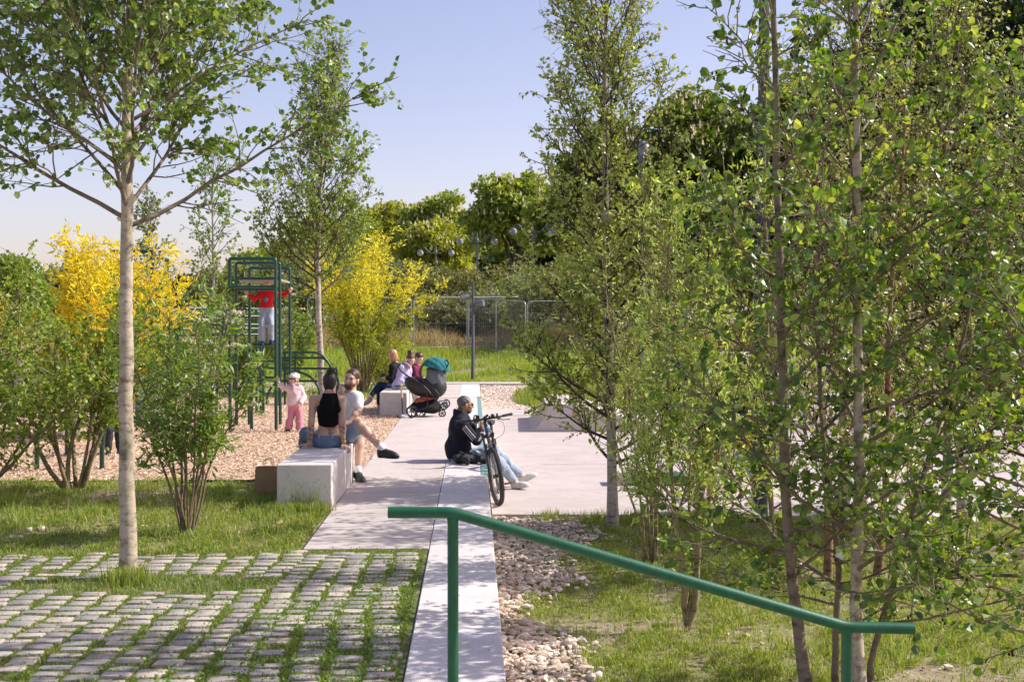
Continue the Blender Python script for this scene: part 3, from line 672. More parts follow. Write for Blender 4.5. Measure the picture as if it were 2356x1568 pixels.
# ------------------------------------------------------------------ ground cover (stuff)
def inview(x, y, z=0, pad=1.2):
    px = FW/2+x/y*FF; return (y > 2.5) & (np.abs(px-FW/2) < FW/2*pad+60) & (HORY+(CAMZ-z)/y*FF < FH*1.08)
def blades(mb, P, h, w, rng, lean=.5):
    n = len(P); a = rng.uniform(0, 6.283, n); l = rng.uniform(0, lean, n)*h; b = rng.uniform(0, 6.283, n)
    sx, sy = np.cos(a)*w/2, np.sin(a)*w/2; lx, ly = np.cos(b)*l, np.sin(b)*l
    V = np.zeros((n, 5, 3)); V[:, 0] = P-np.stack([sx, sy, sx*0], 1); V[:, 1] = P+np.stack([sx, sy, sx*0], 1)
    mdl = P+np.stack([lx*.35, ly*.35, h*.6], 1); V[:, 2] = mdl+np.stack([sx, sy, sx*0], 1)*.7; V[:, 3] = mdl-np.stack([sx, sy, sx*0], 1)*.7
    V[:, 4] = P+np.stack([lx, ly, h*np.sqrt(np.maximum(0, 1-(l/h)**2*.6))], 1)
    base = (np.arange(n)*5)[:, None]; mb.raw(V.reshape(-1, 3), np.array([[0, 1, 2, 3]])+base); mb.n -= n*5
    mb.raw(np.zeros((0, 3)), (np.array([[3, 2, 4]])+base)); mb.n += n*5
M['grass'] = leafmat('grass_blade', [(.13, .20, .03), (.21, .30, .045), (.31, .38, .075), (.50, .46, .22)], .5, .38, (1.5, 1.5, .5))
M['jgrass'] = leafmat('joint_grass_blade', [(.10, .17, .025), (.17, .25, .04), (.26, .33, .07), (.42, .38, .18)], .5, .36, (1.5, 1.5, .5))
M['tallgrass'] = leafmat('tall_grass_blade', [(.16, .27, .03), (.25, .37, .045), (.37, .45, .09), (.44, .40, .18)], .5, .42, (1.5, 1.5, .4))
M['drygrass'] = leafmat('dry_grass_blade', [(.46, .35, .22), (.56, .42, .28), (.32, .25, .15), (.24, .27, .10)], .8, .25)
M['clover'] = leafmat('clover_leaf', [(.09, .19, .03), (.15, .27, .04), (.24, .35, .07)], .5, .35)
def scatter(n, t0, t1, s0, s1, rng):
    t = rng.uniform(t0, t1, n); s = s0*np.power((s1/s0), rng.random(n)); x, y = t*RX+s*UX, t*RY+s*UY
    z = gz(x, y); k = inview(x, y, z); return t[k], s[k], np.stack([x, y, z], 1)[k]
rng = np.random.default_rng(11)
# right lawn
t, s, P = scatter(460000, .35, 9, 5.8, 14.9, rng)
gravel_edge = .72+.30*np.sin(s*1.1+.6)+.14*np.sin(s*3.1)+np.where(s > 12.5, (s-12.5)*.35, 0)
nn = nz(P*[1, 1, 0], .9, 1); n2 = nz(P*[1, 1, 0], 3.5, 4)
dirt = (nn+.5*n2 > .22) & (s < 12.5)
keep = (t > gravel_edge+rng.normal(0, .10, len(t))) & (rng.random(len(t)) < np.where(dirt, .10, .95)) & ~((s > 14.05) & (t < 2.9)) & (P[:, 1] < np.interp(FW/2+P[:, 0]/P[:, 1]*FF, [1133, 1740, 2700], [gnd(1140, 1184, LOW)[1], gnd(1740, 1187, LOW)[1], gnd(2700, 1191, LOW)[1]]))
P, nn2 = P[keep], n2[keep]; n3 = nz(P*[1, 1, 0], 8, 3)+.6*nz(P*[1, 1, 0], 19, 5); k = rng.random(len(P)) < np.clip(.62+1.1*n3, .06, 1); P, nn2, n3 = P[k], nn2[k], n3[k]; h = (.022+.030*np.clip(nn2+.3, 0, 1)+.045*np.clip(n3, 0, 1))*rng.uniform(.4, 1.4, len(P)); mb = MB(); blades(mb, P, h, np.full(len(P), .0075), rng, 1.7)
# left lawn
t, s, P = scatter(230000, -9, -1.42, 9.6, 14.6, rng)
edge0 = 9.75+.35*np.sin(t*.9)*(t < -3); n2 = nz(P*[1, 1, 0], 3.2, 2); nn = nz(P*[1, 1, 0], .9, 7)
keep = (s > edge0+rng.normal(0, .06, len(s))) & (s < 14.25+.15*np.sin(t*3)+rng.normal(0, .08, len(s))) & (rng.random(len(s)) < np.where((nn+.5*n2) > .33, .12, .8)) & ~((t > -2.0) & (s > 11.95))
P, n2 = P[keep], n2[keep]; n3 = nz(P*[1, 1, 0], 8, 6)+.6*nz(P*[1, 1, 0], 19, 2); k = rng.random(len(P)) < np.clip(.62+1.1*n3, .06, 1); P, n2, n3 = P[k], n2[k], n3[k]; h = (.028+.05*np.clip(n2+.1, 0, 1)+.05*np.clip(n3, 0, 1))*rng.uniform(.4, 1.4, len(P)); blades(mb, P, h, np.full(len(P), .0085), rng, 1.6)
# grass among the setts, pit
t, s, P = scatter(420000, -7.3, -.40, 5.2, 9.95, rng); P[:, 2] = -.016
inpit = ((t-pt-.15)/.98)**2+((s-ps+.06)/.32)**2 < 1
gapd = np.abs(coldist(t, s)); dens = np.clip((.75+.5*nz(P*[1, 1, 0], 1.1, 9))*np.exp(-(gapd/.034)**2)+.58-.25*sstep(2.6, 4.2, -t)+.9*(t > -.50)+.40*np.clip((t+1.6)/1.2, 0, 1)*np.clip((9.2-s)/2, 0, 1)+.5*(s > 9.5)*(t < -3), .03, 1)
onst = OC[np.clip((-t/.008).astype(int), 0, OC.shape[0]-1), np.clip(((s-2.9)/.008).astype(int), 0, OC.shape[1]-1)] & (rng.random(len(t)) > .06)
keep = (rng.random(len(t)) < np.where(inpit, .20, dens)) & ~onst & ~((t > -1.39) & (s > 9.93)); P = P[keep]; ip = inpit[keep]
h = np.where(ip, .045, .021)*rng.uniform(.6, 1.5, len(P)); mb2 = MB(); blades(mb2, P, h, np.full(len(P), .0065), rng, 1.6); tag(mb2.build('joint_grass', M['jgrass'], smooth=False), kind='stuff')
# tufts: at the bench front, tree base
def tuft(c, n, r, hh, mb_, w=.007):
    q = rng.normal(0, r, (n, 2)); P = np.array([[c[0]+a, c[1]+b, c[2]] for a, b in q]); blades(mb_, P, hh*rng.uniform(.4, 1.2, n), np.full(n, w), rng, .6)
for _ in range(26):
    x = rng.uniform(640, 752); tuft(gnd(x, 1176+rng.uniform(-2, 6), -.02), 60, .05, .11, mb)
for q in (690, 712, 722): tuft(gnd(q, 1174, -.02), 45, .035, .27, mb)
for _ in range(14): tuft(gnd(rng.uniform(255, 335), rng.uniform(1335, 1362), -.03), 60, .045, .15, mb)
for _ in range(60):
    x = rng.uniform(0, 700); yy = rng.uniform(1112, 1240); tuft(gnd(x, yy, -.03), 40, .07, .14, mb)
for _ in range(110):
    x = rng.uniform(1330, 2356); yy = rng.uniform(1200, 1560); tuft(gnd(x, yy, LOW-.02), 35, .07, .10, mb)
for _ in range(60): tuft(gnd(rng.uniform(1250, 1730), rng.uniform(1190, 1204), LOW-.02), 40, .08, .13, mb)
tag(mb.build('grass', M['grass'], smooth=False), kind='stuff')
# clover leaves between setts
t, s, P = scatter(60000, -6.5, -.40, 5.4, 9.9, rng); P[:, 2] = rng.uniform(-.012, .02, len(P))
dens = np.clip((.2+.8*nz(P*[1, 1, 0], 1.6, 5)+.9*np.clip((t+2.3)/1.4, 0, 1)*np.clip((9.3-s)/1.5, 0, 1))*np.exp(-(coldist(t, s)/.045)**2)+.35*np.clip((t+1.5)/1.2, 0, 1)*(nz(P*[1, 1, 0], 1.6, 5) > .1), 0, 1); keep = rng.random(len(t)) < dens*.8
P = P[keep]; mb = MB(); leaves(mb, P, rng.normal(0, 1, P.shape)*[1, 1, .3], .018, 'round', rng, 0, .9); tag(mb.build('clover', M['clover'], smooth=False), kind='stuff')
# tall grass on the bank, dry brush behind
mb = MB(); t, s, P = scatter(60000, -14, 9, 37.2, 48, rng); nn = nz(P*[1, 1, 0], .6, 3); k = (nn > -.5) & (s < 45.5) & (s > 38.3+.8*np.sin(t*1.3)) & (rng.random(len(s)) < .9); P, nn = P[k], nn[k]
blades(mb, P, (.20+.20*np.clip(nn+.4, 0, 1))*rng.uniform(.5, 1.2, len(P)), np.full(len(P), .022), rng, .5)
t, s, P = scatter(14000, -12, 9, 36.6, 39.5, rng); blades(mb, P, .09*rng.uniform(.5, 1.3, len(P)), np.full(len(P), .02), rng, .7)
tag(mb.build('tall_grass', M['tallgrass'], smooth=False), kind='stuff')
mb = MB(); t, s, P = scatter(60000, -16, 14, 46.5, 60, rng); nn = nz(P*[1, 1, 0], .5, 6); blades(mb, P, (.5+.5*np.clip(nn+.5, 0, 1.2))*rng.uniform(.5, 1.2, len(P)), np.full(len(P), .028), rng, .8)
tag(mb.build('dry_grass', M['drygrass'], smooth=False), kind='stuff')
mb = MB(); t, s, P = scatter(30000, -16, -1.6, 28.5, 38, rng); k = rng.random(len(s)) < .4+.6*(nz(P*[1, 1, 0], .8, 8) > 0); P = P[k]; blades(mb, P, .10*rng.uniform(.5, 1.6, len(P)), np.full(len(P), .016), rng, .8)
t, s, P = scatter(26000, 1.15, 8, 31.8, 35.8, rng); k = t > 1.1+.5*np.sin(s*2); P = P[k]; blades(mb, P, .12*rng.uniform(.5, 1.4, len(P)), np.full(len(P), .016), rng, .8)
tag(mb.build('short_grass', M['grass'], smooth=False), kind='stuff')
# gravel
ico = np.array([(0, 0, 1), (.89, 0, .45), (.28, .85, .45), (-.72, .53, .45), (-.72, -.53, .45), (.28, -.85, .45), (.72, .53, -.45), (-.28, .85, -.45), (-.89, 0, -.45), (-.28, -.85, -.45), (.72, -.53, -.45), (0, 0, -1)])
icf = np.array([(0, 1, 2), (0, 2, 3), (0, 3, 4), (0, 4, 5), (0, 5, 1), (1, 6, 2), (2, 7, 3), (3, 8, 4), (4, 9, 5), (5, 10, 1), (2, 6, 7), (3, 7, 8), (4, 8, 9), (5, 9, 10), (1, 10, 6), (6, 11, 7), (7, 11, 8), (8, 11, 9), (9, 11, 10), (10, 11, 6)])
def stones(mb_, P, r, rng, flatz=.6):
    n = len(P); S = rng.uniform(.55, 1.15, (n, 1, 3))*[1, 1, flatz]; V = ico[None]*S*(1+rng.normal(0, .16, (n, 12, 1))); a = rng.uniform(0, 6.283, n)
    ca, sa = np.cos(a)[:, None], np.sin(a)[:, None]; V = np.stack([V[..., 0]*ca-V[..., 1]*sa, V[..., 0]*sa+V[..., 1]*ca, V[..., 2]+.35*V[..., 0]*rng.normal(0, .5, (n, 1))], -1)
    V = P[:, None]+V*r[:, None, None]; mb_.raw(V.reshape(-1, 3), (icf[None]+(np.arange(n)*12)[:, None, None]).reshape(-1, 3))
m, nt, bs = newmat('limestone_gravel'); g = nt.nodes.new('ShaderNodeNewGeometry')
c0 = ramp(nt, g.outputs['Random Per Island'], [(0, (.48, .34, .25)), (.3, (.64, .52, .42)), (.7, (.76, .65, .56)), (1, (.86, .79, .72))])
L(nt, mixc(nt, 1, c0, ramp(nt, noise(nt, 50, 4, .7), [(.3, (.72, .70, .68)), (.65, (1, 1, 1))]), 'MULTIPLY'), bs.inputs['Base Color']); bs.inputs['Roughness'].default_value = .85; bump(nt, bs, noise(nt, 80, 3), .006); M['gravel'] = m
t, s, P = scatter(26000, .17, 2.6, 5.6, 14.4, rng); edge = .74+.30*np.sin(s*1.1+.6)+.14*np.sin(s*3.1)+np.where(s > 12.5, (s-12.5)*.5, 0)
k = (t < edge+rng.normal(0, .12, len(t))) & (s < 14.2); P = P[k]; r = rng.gamma(3.2, .0062, len(P)).clip(.007, .05); P[:, 2] = LOW+r*.2+rng.uniform(-.01, .012, len(P)); mb = MB(); stones(mb, P, r, rng)
t, s, P = scatter(5000, .2, 1.9, 31.8, 35.6, rng); k = t < 1.25+.3*np.sin(s*2); P = P[k]; stones(mb, P, rng.uniform(.02, .05, len(P)), rng)
t, s, P = scatter(1700, .9, 8, 5.8, 13, rng); P[:, 2] = LOW-.01; k = nz(P*[1, 1, 0], .9, 1)+.5*nz(P*[1, 1, 0], 3.5, 4) > .2; P = P[k]; stones(mb, P, rng.gamma(2, .009, len(P)).clip(.006, .034), rng)
t, s, P = scatter(600, -7, -1.5, 9.9, 14.3, rng); P[:, 2] = -.02; k = nz(P*[1, 1, 0], .9, 7)+.5*nz(P*[1, 1, 0], 3.2, 2) > .1; P = P[k]; stones(mb, P, rng.uniform(.012, .04, len(P)), rng)
tag(mb.build('gravel', M['gravel'], smooth=False), kind='stuff')
# chips scattered on the play surface
m, nt, bs = newmat('wood_chip'); g = nt.nodes.new('ShaderNodeNewGeometry')
L(nt, ramp(nt, g.outputs['Random Per Island'], [(0, (.30, .17, .10)), (.25, (.55, .37, .24)), (.6, (.70, .52, .37)), (.85, (.80, .64, .49)), (1, (.42, .28, .18))]), bs.inputs['Base Color']); bs.inputs['Roughness'].default_value = .85; M['chip'] = m
t, s, P = scatter(110000, -13.8, -1.37, 14.2, 29.4, rng); k = ~((t > -2.02) & (s < 14.4)) & (s > 14.35+.15*np.sin(t*3)+rng.normal(0, .07, len(s))) & (t < -1.40+rng.normal(0, .02, len(t))); P = P[k]; n = len(P)
P[:, 2] = .004+rng.uniform(0, .012, n); a = rng.uniform(0, 6.283, n); ln = rng.uniform(.016, .048, n); wd = ln*rng.uniform(.3, .6, n)
ux = np.stack([np.cos(a), np.sin(a), rng.normal(0, .28, n)], 1); vx = np.stack([-np.sin(a), np.cos(a), rng.normal(0, .35, n)], 1)
V = np.stack([P-ux*ln[:, None]/2-vx*wd[:, None]/2, P+ux*ln[:, None]*.4-vx*wd[:, None]/2, P+ux*ln[:, None]/2+vx*wd[:, None]*.4, P-ux*ln[:, None]*.4+vx*wd[:, None]/2], 1)
mb = MB(); mb.raw(V.reshape(-1, 3), np.arange(n*4).reshape(-1, 4)); tag(mb.build('wood_chips', M['chip'], smooth=False), kind='stuff')
# far concrete seen between the left shrubs, and road on the right
tag(MB().box((-12.5, 36, -.01), (14, 9, .03)).build('far_court', M['plaza'], smooth=False), kind='structure')

# litter blown on the concrete
rng = np.random.default_rng(77); n = 900; t = np.concatenate([rng.uniform(-1.36, .12, 420), rng.uniform(.3, 7, 480)]); s = rng.uniform(6, 30, n); x, y = t*RX+s*UX, t*RY+s*UY
k = (t < .14) | (s > 15.2); k &= ~((t < -.36) & (s < 10)); P = np.stack([x, y, np.where(t < .14, .0062, LOW+.012)], 1)[k]; mb = MB(); T_ = LEAF['birch'][0]*[1, 1, .6]; a = rng.uniform(0, 6.283, len(P)); sz = rng.uniform(.008, .026, len(P))
V = np.stack([T_[None, :, 0]*np.cos(a)[:, None]-T_[None, :, 1]*np.sin(a)[:, None], T_[None, :, 0]*np.sin(a)[:, None]+T_[None, :, 1]*np.cos(a)[:, None], T_[None, :, 2]+0*a[:, None]], -1)*sz[:, None, None]+P[:, None]
mb.raw(V.reshape(-1, 3), (np.array([[0, 1, 2], [0, 2, 3]])[None]+(np.arange(len(P))*4)[:, None, None]).reshape(-1, 3)); tag(mb.build('leaf_litter', simple('brown_litter', (.20, .14, .09), .9, .5, 40), smooth=False), kind='stuff')
# ------------------------------------------------------------------ THINGS
def bez(P, n=8):
    """rounded polyline through P"""
    P = [np.array(p, float) for p in P]; out = [P[0]]
    for i in range(1, len(P)-1):
        a, b, c = P[i-1], P[i], P[i+1]; r = min(np.linalg.norm(a-b), np.linalg.norm(c-b))*.45; p0 = b+nrm(a-b)*r; p2 = b+nrm(c-b)*r
        for q in np.linspace(0, 1, n): out.append((1-q)**2*p0+2*q*(1-q)*b+q*q*p2)
    out.append(P[-1]); return np.array(out)
def bend(P, r, n=7):
    P = [np.array(p, float) for p in P]; out = [P[0]]
    for i in range(1, len(P)-1):
        a, b, c = P[i-1], P[i], P[i+1]; q0 = b+nrm(a-b)*r; q2 = b+nrm(c-b)*r
        for q in np.linspace(0, 1, n): out.append((1-q)**2*q0+2*q*(1-q)*b+q*q*q2)
    out.append(P[-1]); return np.array(out)
# handrail in the foreground
hr = root('handrail', at(1040, 1568, 4.42)*[1, 1, 0], 'thick green painted tube handrail sloping down to the right in the foreground', 'handrail')
a, b, c, d = at(893, 1178, 4.42), at(1042, 1178.5, 4.42), at(1948, 1441, 4.50), at(2102, 1445, 4.50)
MB().tube(bend([a+[0, 0, 0], b, c, d], .035), .0212, 20).build('rail', M['green'], hr)
MB().tube([[b[0], b[1], -.005], b], .0200, 18).build('post', M['green'], hr)
MB().tube([[c[0], c[1], LOW-.02], c], .0200, 18).build('post', M['green'], hr)
for q in (b, c): MB().tube([q-[0, 0, .021], q-[0, 0, .027]], .0215, 16).build('weld_collar', M['green'], hr)
M['hole'] = simple('dark_pore', (.20, .185, .17), .9)
# concrete bench blocks
def bench(label, t0, t1, s0, s1, h):
    mb = MB(); mb.box(pc((t0+t1)/2, (s0+s1)/2, h/2-.03), (t1-t0, s1-s0, h+.06), rz=-PA, bev=.009); o = mb.build('concrete_bench', M['bench'], smooth=False)
    tag(o, label, 'bench', 'concrete block benches'); rr = np.random.default_rng(int(s0)); hb_ = MB()
    for _ in range(26):                                         # air holes left by the casting
        q = pc(rr.uniform(t0+.03, t1-.03), s0-.0004, rr.uniform(.05, h-.03)); r_ = rr.uniform(.0025, .007); hb_.ball(q-np.array([o.location.x, o.location.y, o.location.z])*0, (r_, .0012, r_*.8), 7)
    c_ = hb_.build('air_holes', M['hole'], o, smooth=True); tag(c_, kind='stuff'); return o
bench('near pale concrete block bench with grass at its foot, under the tattooed woman', -1.935, -1.398, 12.06, 14.36, .436)
bench('pale concrete block bench farther down the path beside the pushchair', -1.83, -1.305, 23.85, 26.15, .45)
# paper bag left of the near bench
bc = at(618, 1124, 13.0); bc[2] = 0
bg_ = root('paper_bag', bc, 'brown paper carrier bag standing behind the near concrete bench', 'bag')
mb = MB(); w, dp_, h = .26, .15, .30; x, y = bc[0], bc[1]
V = []
for z, k, j in ((0, 1, 0), (.1, 1.01, .004), (.2, .99, -.004), (h, 1.03, .006)):
    for sx, sy in ((-1, -1), (0, -1.02), (1, -1), (1, 1), (0, 1.02), (-1, 1)): V.append((x+sx*w/2*k+j, y+sy*dp_/2*k*(1-z*.6), z-.005))
F = [[i*6+j, i*6+(j+1) % 6, (i+1)*6+(j+1) % 6, (i+1)*6+j] for i in range(3) for j in range(6)]+[[5, 4, 3, 2, 1, 0]]
mb.raw(V, F).build('bag_body', M['brown_bag'], bg_, smooth=False)
for yy in (-.05, .05): MB().tube(bez([(x-.05, y+yy, h-.02), (x-.045, y+yy, h+.08), (x+.045, y+yy, h+.08), (x+.05, y+yy, h-.02)]), .0035, 5).build('bag_handle', M['brown_bag'], bg_)

# ---- climbing tower
G2 = M['green2']; PR = .029
def P_(px, py, d): return at(px, py, d)
def post(px, d, z0, z1, parent, r=PR, name='post'):
    p = at(px, 900, d); return MB().tube([[p[0], p[1], z0], [p[0], p[1], z1]], r, 12).build(name, G2, parent)
tw = root('climbing_tower', at(590, 985, 22)*[1, 1, 0], 'dark green steel tube climbing tower of three tall frames with a roof panel', 'climbing frame')
for x0, x1, d, zt, zb in ((529, 635, 20.7, 2.895, 0), (544, 644.5, 21.8, 2.875, 0), (574.7, 667.6, 23.6, 2.86, 0)):
    a, b = at(x0, 900, d), at(x1, 900, d)
    MB().tube(bend([[a[0], a[1], -.05], [a[0], a[1], zt], [b[0], b[1], zt], [b[0], b[1], -.05]], .04, 5), PR, 12).build('tall_frame', G2, tw)
def bar(px0, px1, z, d0, d1=None, parent=None, r=.024, name='crossbar'):
    a, b = at(px0, 700, d0), at(px1, 700, d1 or d0); return MB().tube([[a[0], a[1], z], [b[0], b[1], z]], r, 10).build(name, G2, parent or tw)
bar(530, 634, 2.42, 20.7); bar(546, 643, 2.40, 21.8); bar(545, 643, 2.60, 21.8); bar(576, 666, 2.60, 23.6)
bar(576, 666, 1.02+.05, 23.6); bar(578, 634, .83, 20.7); bar(590, 644, .83, 21.8)
post(578.5, 20.7, -.05, .83, tw); post(573, 21.8, -.05, .83, tw); post(600, 23.9, -.05, 1.40, tw); post(605.6, 24.5, -.05, 1.40, tw); post(639, 26.7, -.05, 1.5, tw)
a, b = at(546, 700, 21.8), at(667, 700, 23.62)
M['panel'] = simple('pale_grey_panel', (.32, .33, .31), .5, .1, 8)
mb = MB(); x0, x1, x2, x3 = at(546, 700, 21.83), at(643, 700, 21.83), at(667, 700, 23.57), at(575, 700, 23.57)
V = [[p[0], p[1], z] for z in (2.565, 2.60) for p in (x0, x1, x2, x3)]; mb.raw(V, [[3, 2, 1, 0], [4, 5, 6, 7], [0, 1, 5, 4], [1, 2, 6, 5], [2, 3, 7, 6], [3, 0, 4, 7]]); mb.build('roof_panel', M['panel'], tw, smooth=False)
p = at(604, 790, 23.0)
for q in (-.1, .15): MB().tube([[p[0]-.16, p[1]+q, 1.40], [p[0]+.17, p[1]+q, 1.40]], .03, 10).build('step_bar', G2, tw)
# ---- arched bridge ladder to the left
br_ = root('arched_ladder', at(470, 900, 23)*[1, 1, 0], 'dark green arched climbing ladder joined to the left of the tower', 'climbing frame')
for pts in ([(430, 706), (418, 716), (412, 738), (409, 775), (404, 850), (400, 925)], [(524, 707), (517, 720), (511, 760), (506, 805), (500, 870), (497, 935)]):
    P = [at(x, y, 22.6) for x, y in pts]; P[-1][2] = -.05; MB().tube(bez(P, 5), PR, 10).build('arched_post', G2, br_)
for y, x0 in ((709, 430), (727, 417), (747, 411), (757, 420), (771, 409)):
    a, b = at(x0, y, 22.6), at(598, y, 23.9); MB().tube([a, [b[0], b[1], a[2]]], .024, 8).build('rung', G2, br_)
for x in (405, 590):
    p = at(x, 800, 24.4); MB().tube([[p[0], p[1], -.05], [p[0], p[1], 2.05 if x > 500 else 1.6]], PR, 10).build('post', G2, br_)
# ---- low curved bars on the right of the tower
lc = root('low_climbing_bars', at(715, 900, 27)*[1, 1, 0], 'low green steel climbing bars with curved ends behind the small tree', 'climbing frame')
d = 27.0
for P in ([(650, 810), (729, 810), (748, 822), (765, 850), (777, 866), (782, 905)], [(650, 823), (745, 823), (756, 835)], [(593, 846), (776, 848)], [(654, 862), (672, 853), (700, 858), (722, 872), (734, 895), (736, 910)], [(578, 876), (731, 876)], [(560, 905), (566, 880), (585, 862), (600, 850)], [(612, 935), (616, 905), (628, 885), (648, 872)]):
    MB().tube(bez([at(x, y, d) for x, y in P], 5), .026, 10).build('bar', G2, lc)
for x, y0 in ((679, 811), (598, 847), (655, 812), (775, 850)):
    p = at(x, y0, d); MB().tube([[p[0], p[1], -.03], p], .026, 8).build('post', G2, lc)
# ---- bent posts front left (four of one climbing ring)
rg = root('bent_post_frame', at(160, 1070, 16)*[1, 1, 0], 'green steel tube posts bent outward at knee height behind the left shrubs', 'climbing frame')
for pts, d in (([(85, 1080), (85, 1004), (99, 970), (110, 935), (150, 880), (175, 830)], 15.2), ([(234, 1076), (235, 1002), (252, 944), (266, 903), (262, 860), (240, 825)], 15.25), ([(154, 1050), (154, 944), (170, 915), (200, 880)], 16.7), ([(229, 1025), (230, 990), (246, 925), (262, 880)], 17.7)):
    P = [at(x, y, d) for x, y in pts]; P[0][2] = -.05; MB().tube(bez(P, 6), .030, 12).build('bent_post', G2, rg)
sw = root('swing_frame', at(250, 980, 21)*[1, 1, 0], 'tall dark green steel frame rising above the yellow shrub', 'swing frame')
for x in (155, 350): p = at(x, 700, 21); MB().tube([[p[0], p[1], -.05], [p[0], p[1], 3.05]], .04, 10).build('post', G2, sw)
bar(255, 352, 3.03, 21, 21, sw, .035); bar(352, 386, 2.96, 21, 22.5, sw, .035)
p = at(385, 700, 22.5); MB().tube([[p[0], p[1], -.05], [p[0], p[1], 2.96]], .035, 10).build('post', G2, sw)

# ---- street lamps
def globe_lamp(px, ytop, d, label, zb=.6):
    p = at(px, ytop, d); g = gz(p[0], p[1]).item(); r = root('street_lamp', [p[0], p[1], g], label, 'street lamp', 'double globe street lamps along the bank')
    zt = p[2]; s = 1.0
    mb = MB(); mb.tube([[p[0], p[1], g-.1], [p[0], p[1], zt-.9], [p[0], p[1], zt-.88], [p[0], p[1], zt]], [.075, .06, .05, .03], 10); mb.build('pole', M['lampgrey'], r)
    mb = MB(); mb.tube([[p[0], p[1], zt-.75], [p[0], p[1], zt-.72], [p[0], p[1], zt-.42], [p[0], p[1], zt-.40]], [.05, .085, .085, .05], 10); mb.build('collar', M['lampgrey'], r)
    for sx in (-1, 1):
        q = np.array([p[0], p[1], zt]); P = [q+[sx*.05, 0, -.60], q+[sx*.35, 0, -.66], q+[sx*.55, 0, -.50], q+[sx*.80, 0, -.20], q+[sx*1.0, 0, -.22], q+[sx*1.10, 0, -.38]]
        MB().tube(bez(P, 5), .028, 8).build('arm', M['lampgrey'], r)
        c = q+[sx*1.12, 0, -.62]; gl = MB().ball(c, .225, 18).build('globe', M['globe'], r)
        bd = MB(); Rr = Matrix.Rotation(.5*sx, 3, 'Y'); an = np.linspace(0, 6.283, 25)[:-1]; ring = np.stack([np.cos(an)*.230, np.sin(an)*.230, an*0], 1)@np.array(Rr).T+c; bd.tube(ring, .022, 6, closed=True); bd.ball(c+[0, 0, .03], (.222, .222, .205), 14); o = bd.build('shade', M['lampgrey'], r)
    return r
globe_lamp(1098, 534, 79, 'double globe street lamp right behind the thin spotlight pole')
globe_lamp(1003, 562, 88, 'double globe street lamp left of the spotlight pole, over the brush')
globe_lamp(926.5, 578, 99, 'farthest double globe street lamp, its foot hidden by the yellow shrub')
globe_lamp(1226, 508, 70, 'double globe street lamp rising at the left edge of the birch leaves')
# spotlight pole
p = at(1087, 870, 37.6); g = gz(p[0], p[1]).item(); r = root('spotlight_pole', [p[0], p[1], g], 'slim dark grey pole with two small spotlights at the end of the path', 'light pole')
zt = at(1088, 648, 37.6)[2]; MB().tube([[p[0], p[1], g-.1], [p[0]+.02, p[1], zt-2.1], [p[0]+.02, p[1], zt-2.1+.01], [p[0]+.02, p[1], zt]], [.055, .050, .045, .035], 12).build('pole', M['pole'], r)
def spot(c, dirv, r_, parent, rad=.10):
    dv = nrm(dirv); o = MB().tube([np.array(c)-dv*.14, np.array(c)-dv*.08, c, np.array(c)+dv*.16], [.05*rad/.1, .085*rad/.1, rad, rad*1.05], 12).build('spotlight', M['lampgrey'], parent); return o
q = np.array([p[0], p[1], at(1088, 682, 37.6)[2]]); spot(q+[-.20, 0, 0], (-.8, -.2, -.3), 0, r); MB().tube([q, q+[-.12, 0, 0]], .02, 6).build('bracket', M['pole'], r)
q = np.array([p[0], p[1], at(1088, 698, 37.6)[2]]); spot(q+[.20, 0, 0], (.9, -.3, .1), 0, r); MB().tube([q, q+[.12, 0, 0]], .02, 6).build('bracket', M['pole'], r)
# tall lamp poles on the right
p = at(1475, 700, 30); r = root('lamp_pole', [p[0], p[1], LOW], 'tall slim grey lamp pole standing behind the birch with a cup shaped head', 'light pole')
zt = at(1475, 340, 30)[2]; MB().tube([[p[0], p[1], LOW-.1], [p[0], p[1], zt]], [.095, .07], 12).build('pole', M['pole'], r); spot([p[0]+.06, p[1]-.05, zt], (.25, -.35, -.9), 0, r, .14)
p = gnd(1748, 1192, LOW); r = root('lamp_pole', [p[0], p[1], LOW], 'thick dark grey lamp pole at the plaza edge between the alder stems', 'light pole')
MB().tube([[p[0], p[1], LOW-.1], [p[0]-.0, p[1], 2.6], [p[0]+.03, p[1], 2.61], [p[0]+.03, p[1], 7.6]], [.095, .085, .072, .055], 14).build('pole', M['pole'], r)
# ---- site fence
def fence_panel(a, b, label, lean=0):
    a = np.array(a, float); b = np.array(b, float); z0 = gz(a[0], a[1]).item()+.05; r = root('wire_fence', [a[0], a[1], z0], label, 'fence', 'temporary wire fence panels')
    z0, zt = .0, 2.0; u = (b-a); A = np.array([a[0], a[1], gz(*a[:2]).item()+.06]); B = np.array([b[0], b[1], gz(*b[:2]).item()+.06]); U = B-A; Z = np.array([0, 0, 1.98])
    fr = MB(); fr.tube(bend([A, A+Z, B+Z, B], .16), .021, 8); fr.tube([A+[0, 0, .12], B+[0, 0, .12]], .02, 6); fr.tube([A+U*.5, A+U*.5+Z], .014, 6); fr.build('frame', M['galv'], r)
    w = MB()
    for q in np.linspace(0, 1, 54)[1:-1]: c = A+U*q+Z*.53; w.box(c, (.0045, .0045, 1.8))
    n = nrm(U); ang = math.atan2(n[1], n[0])
    for h in (.45, 1.0, 1.55): w.box(A+U*.5+[0, 0, h], (np.linalg.norm(U), .005, .006), rz=ang)
    w.build('wire_mesh', M['galv'], r, smooth=False)
    f = MB(); f.box(A+[0, 0, -.02], (.22, .6, .12), bev=.02); f.build('foot_block', M['bench'], r, smooth=False); return r
A0 = at(955, 800, 45.6); A1 = at(1072, 800, 46.4); A2 = at(1208, 800, 42.8)
fence_panel(at(952, 800, 45.4), at(1192, 800, 47.0), 'wire fence panel with a small white tag, directly behind the spotlight pole')
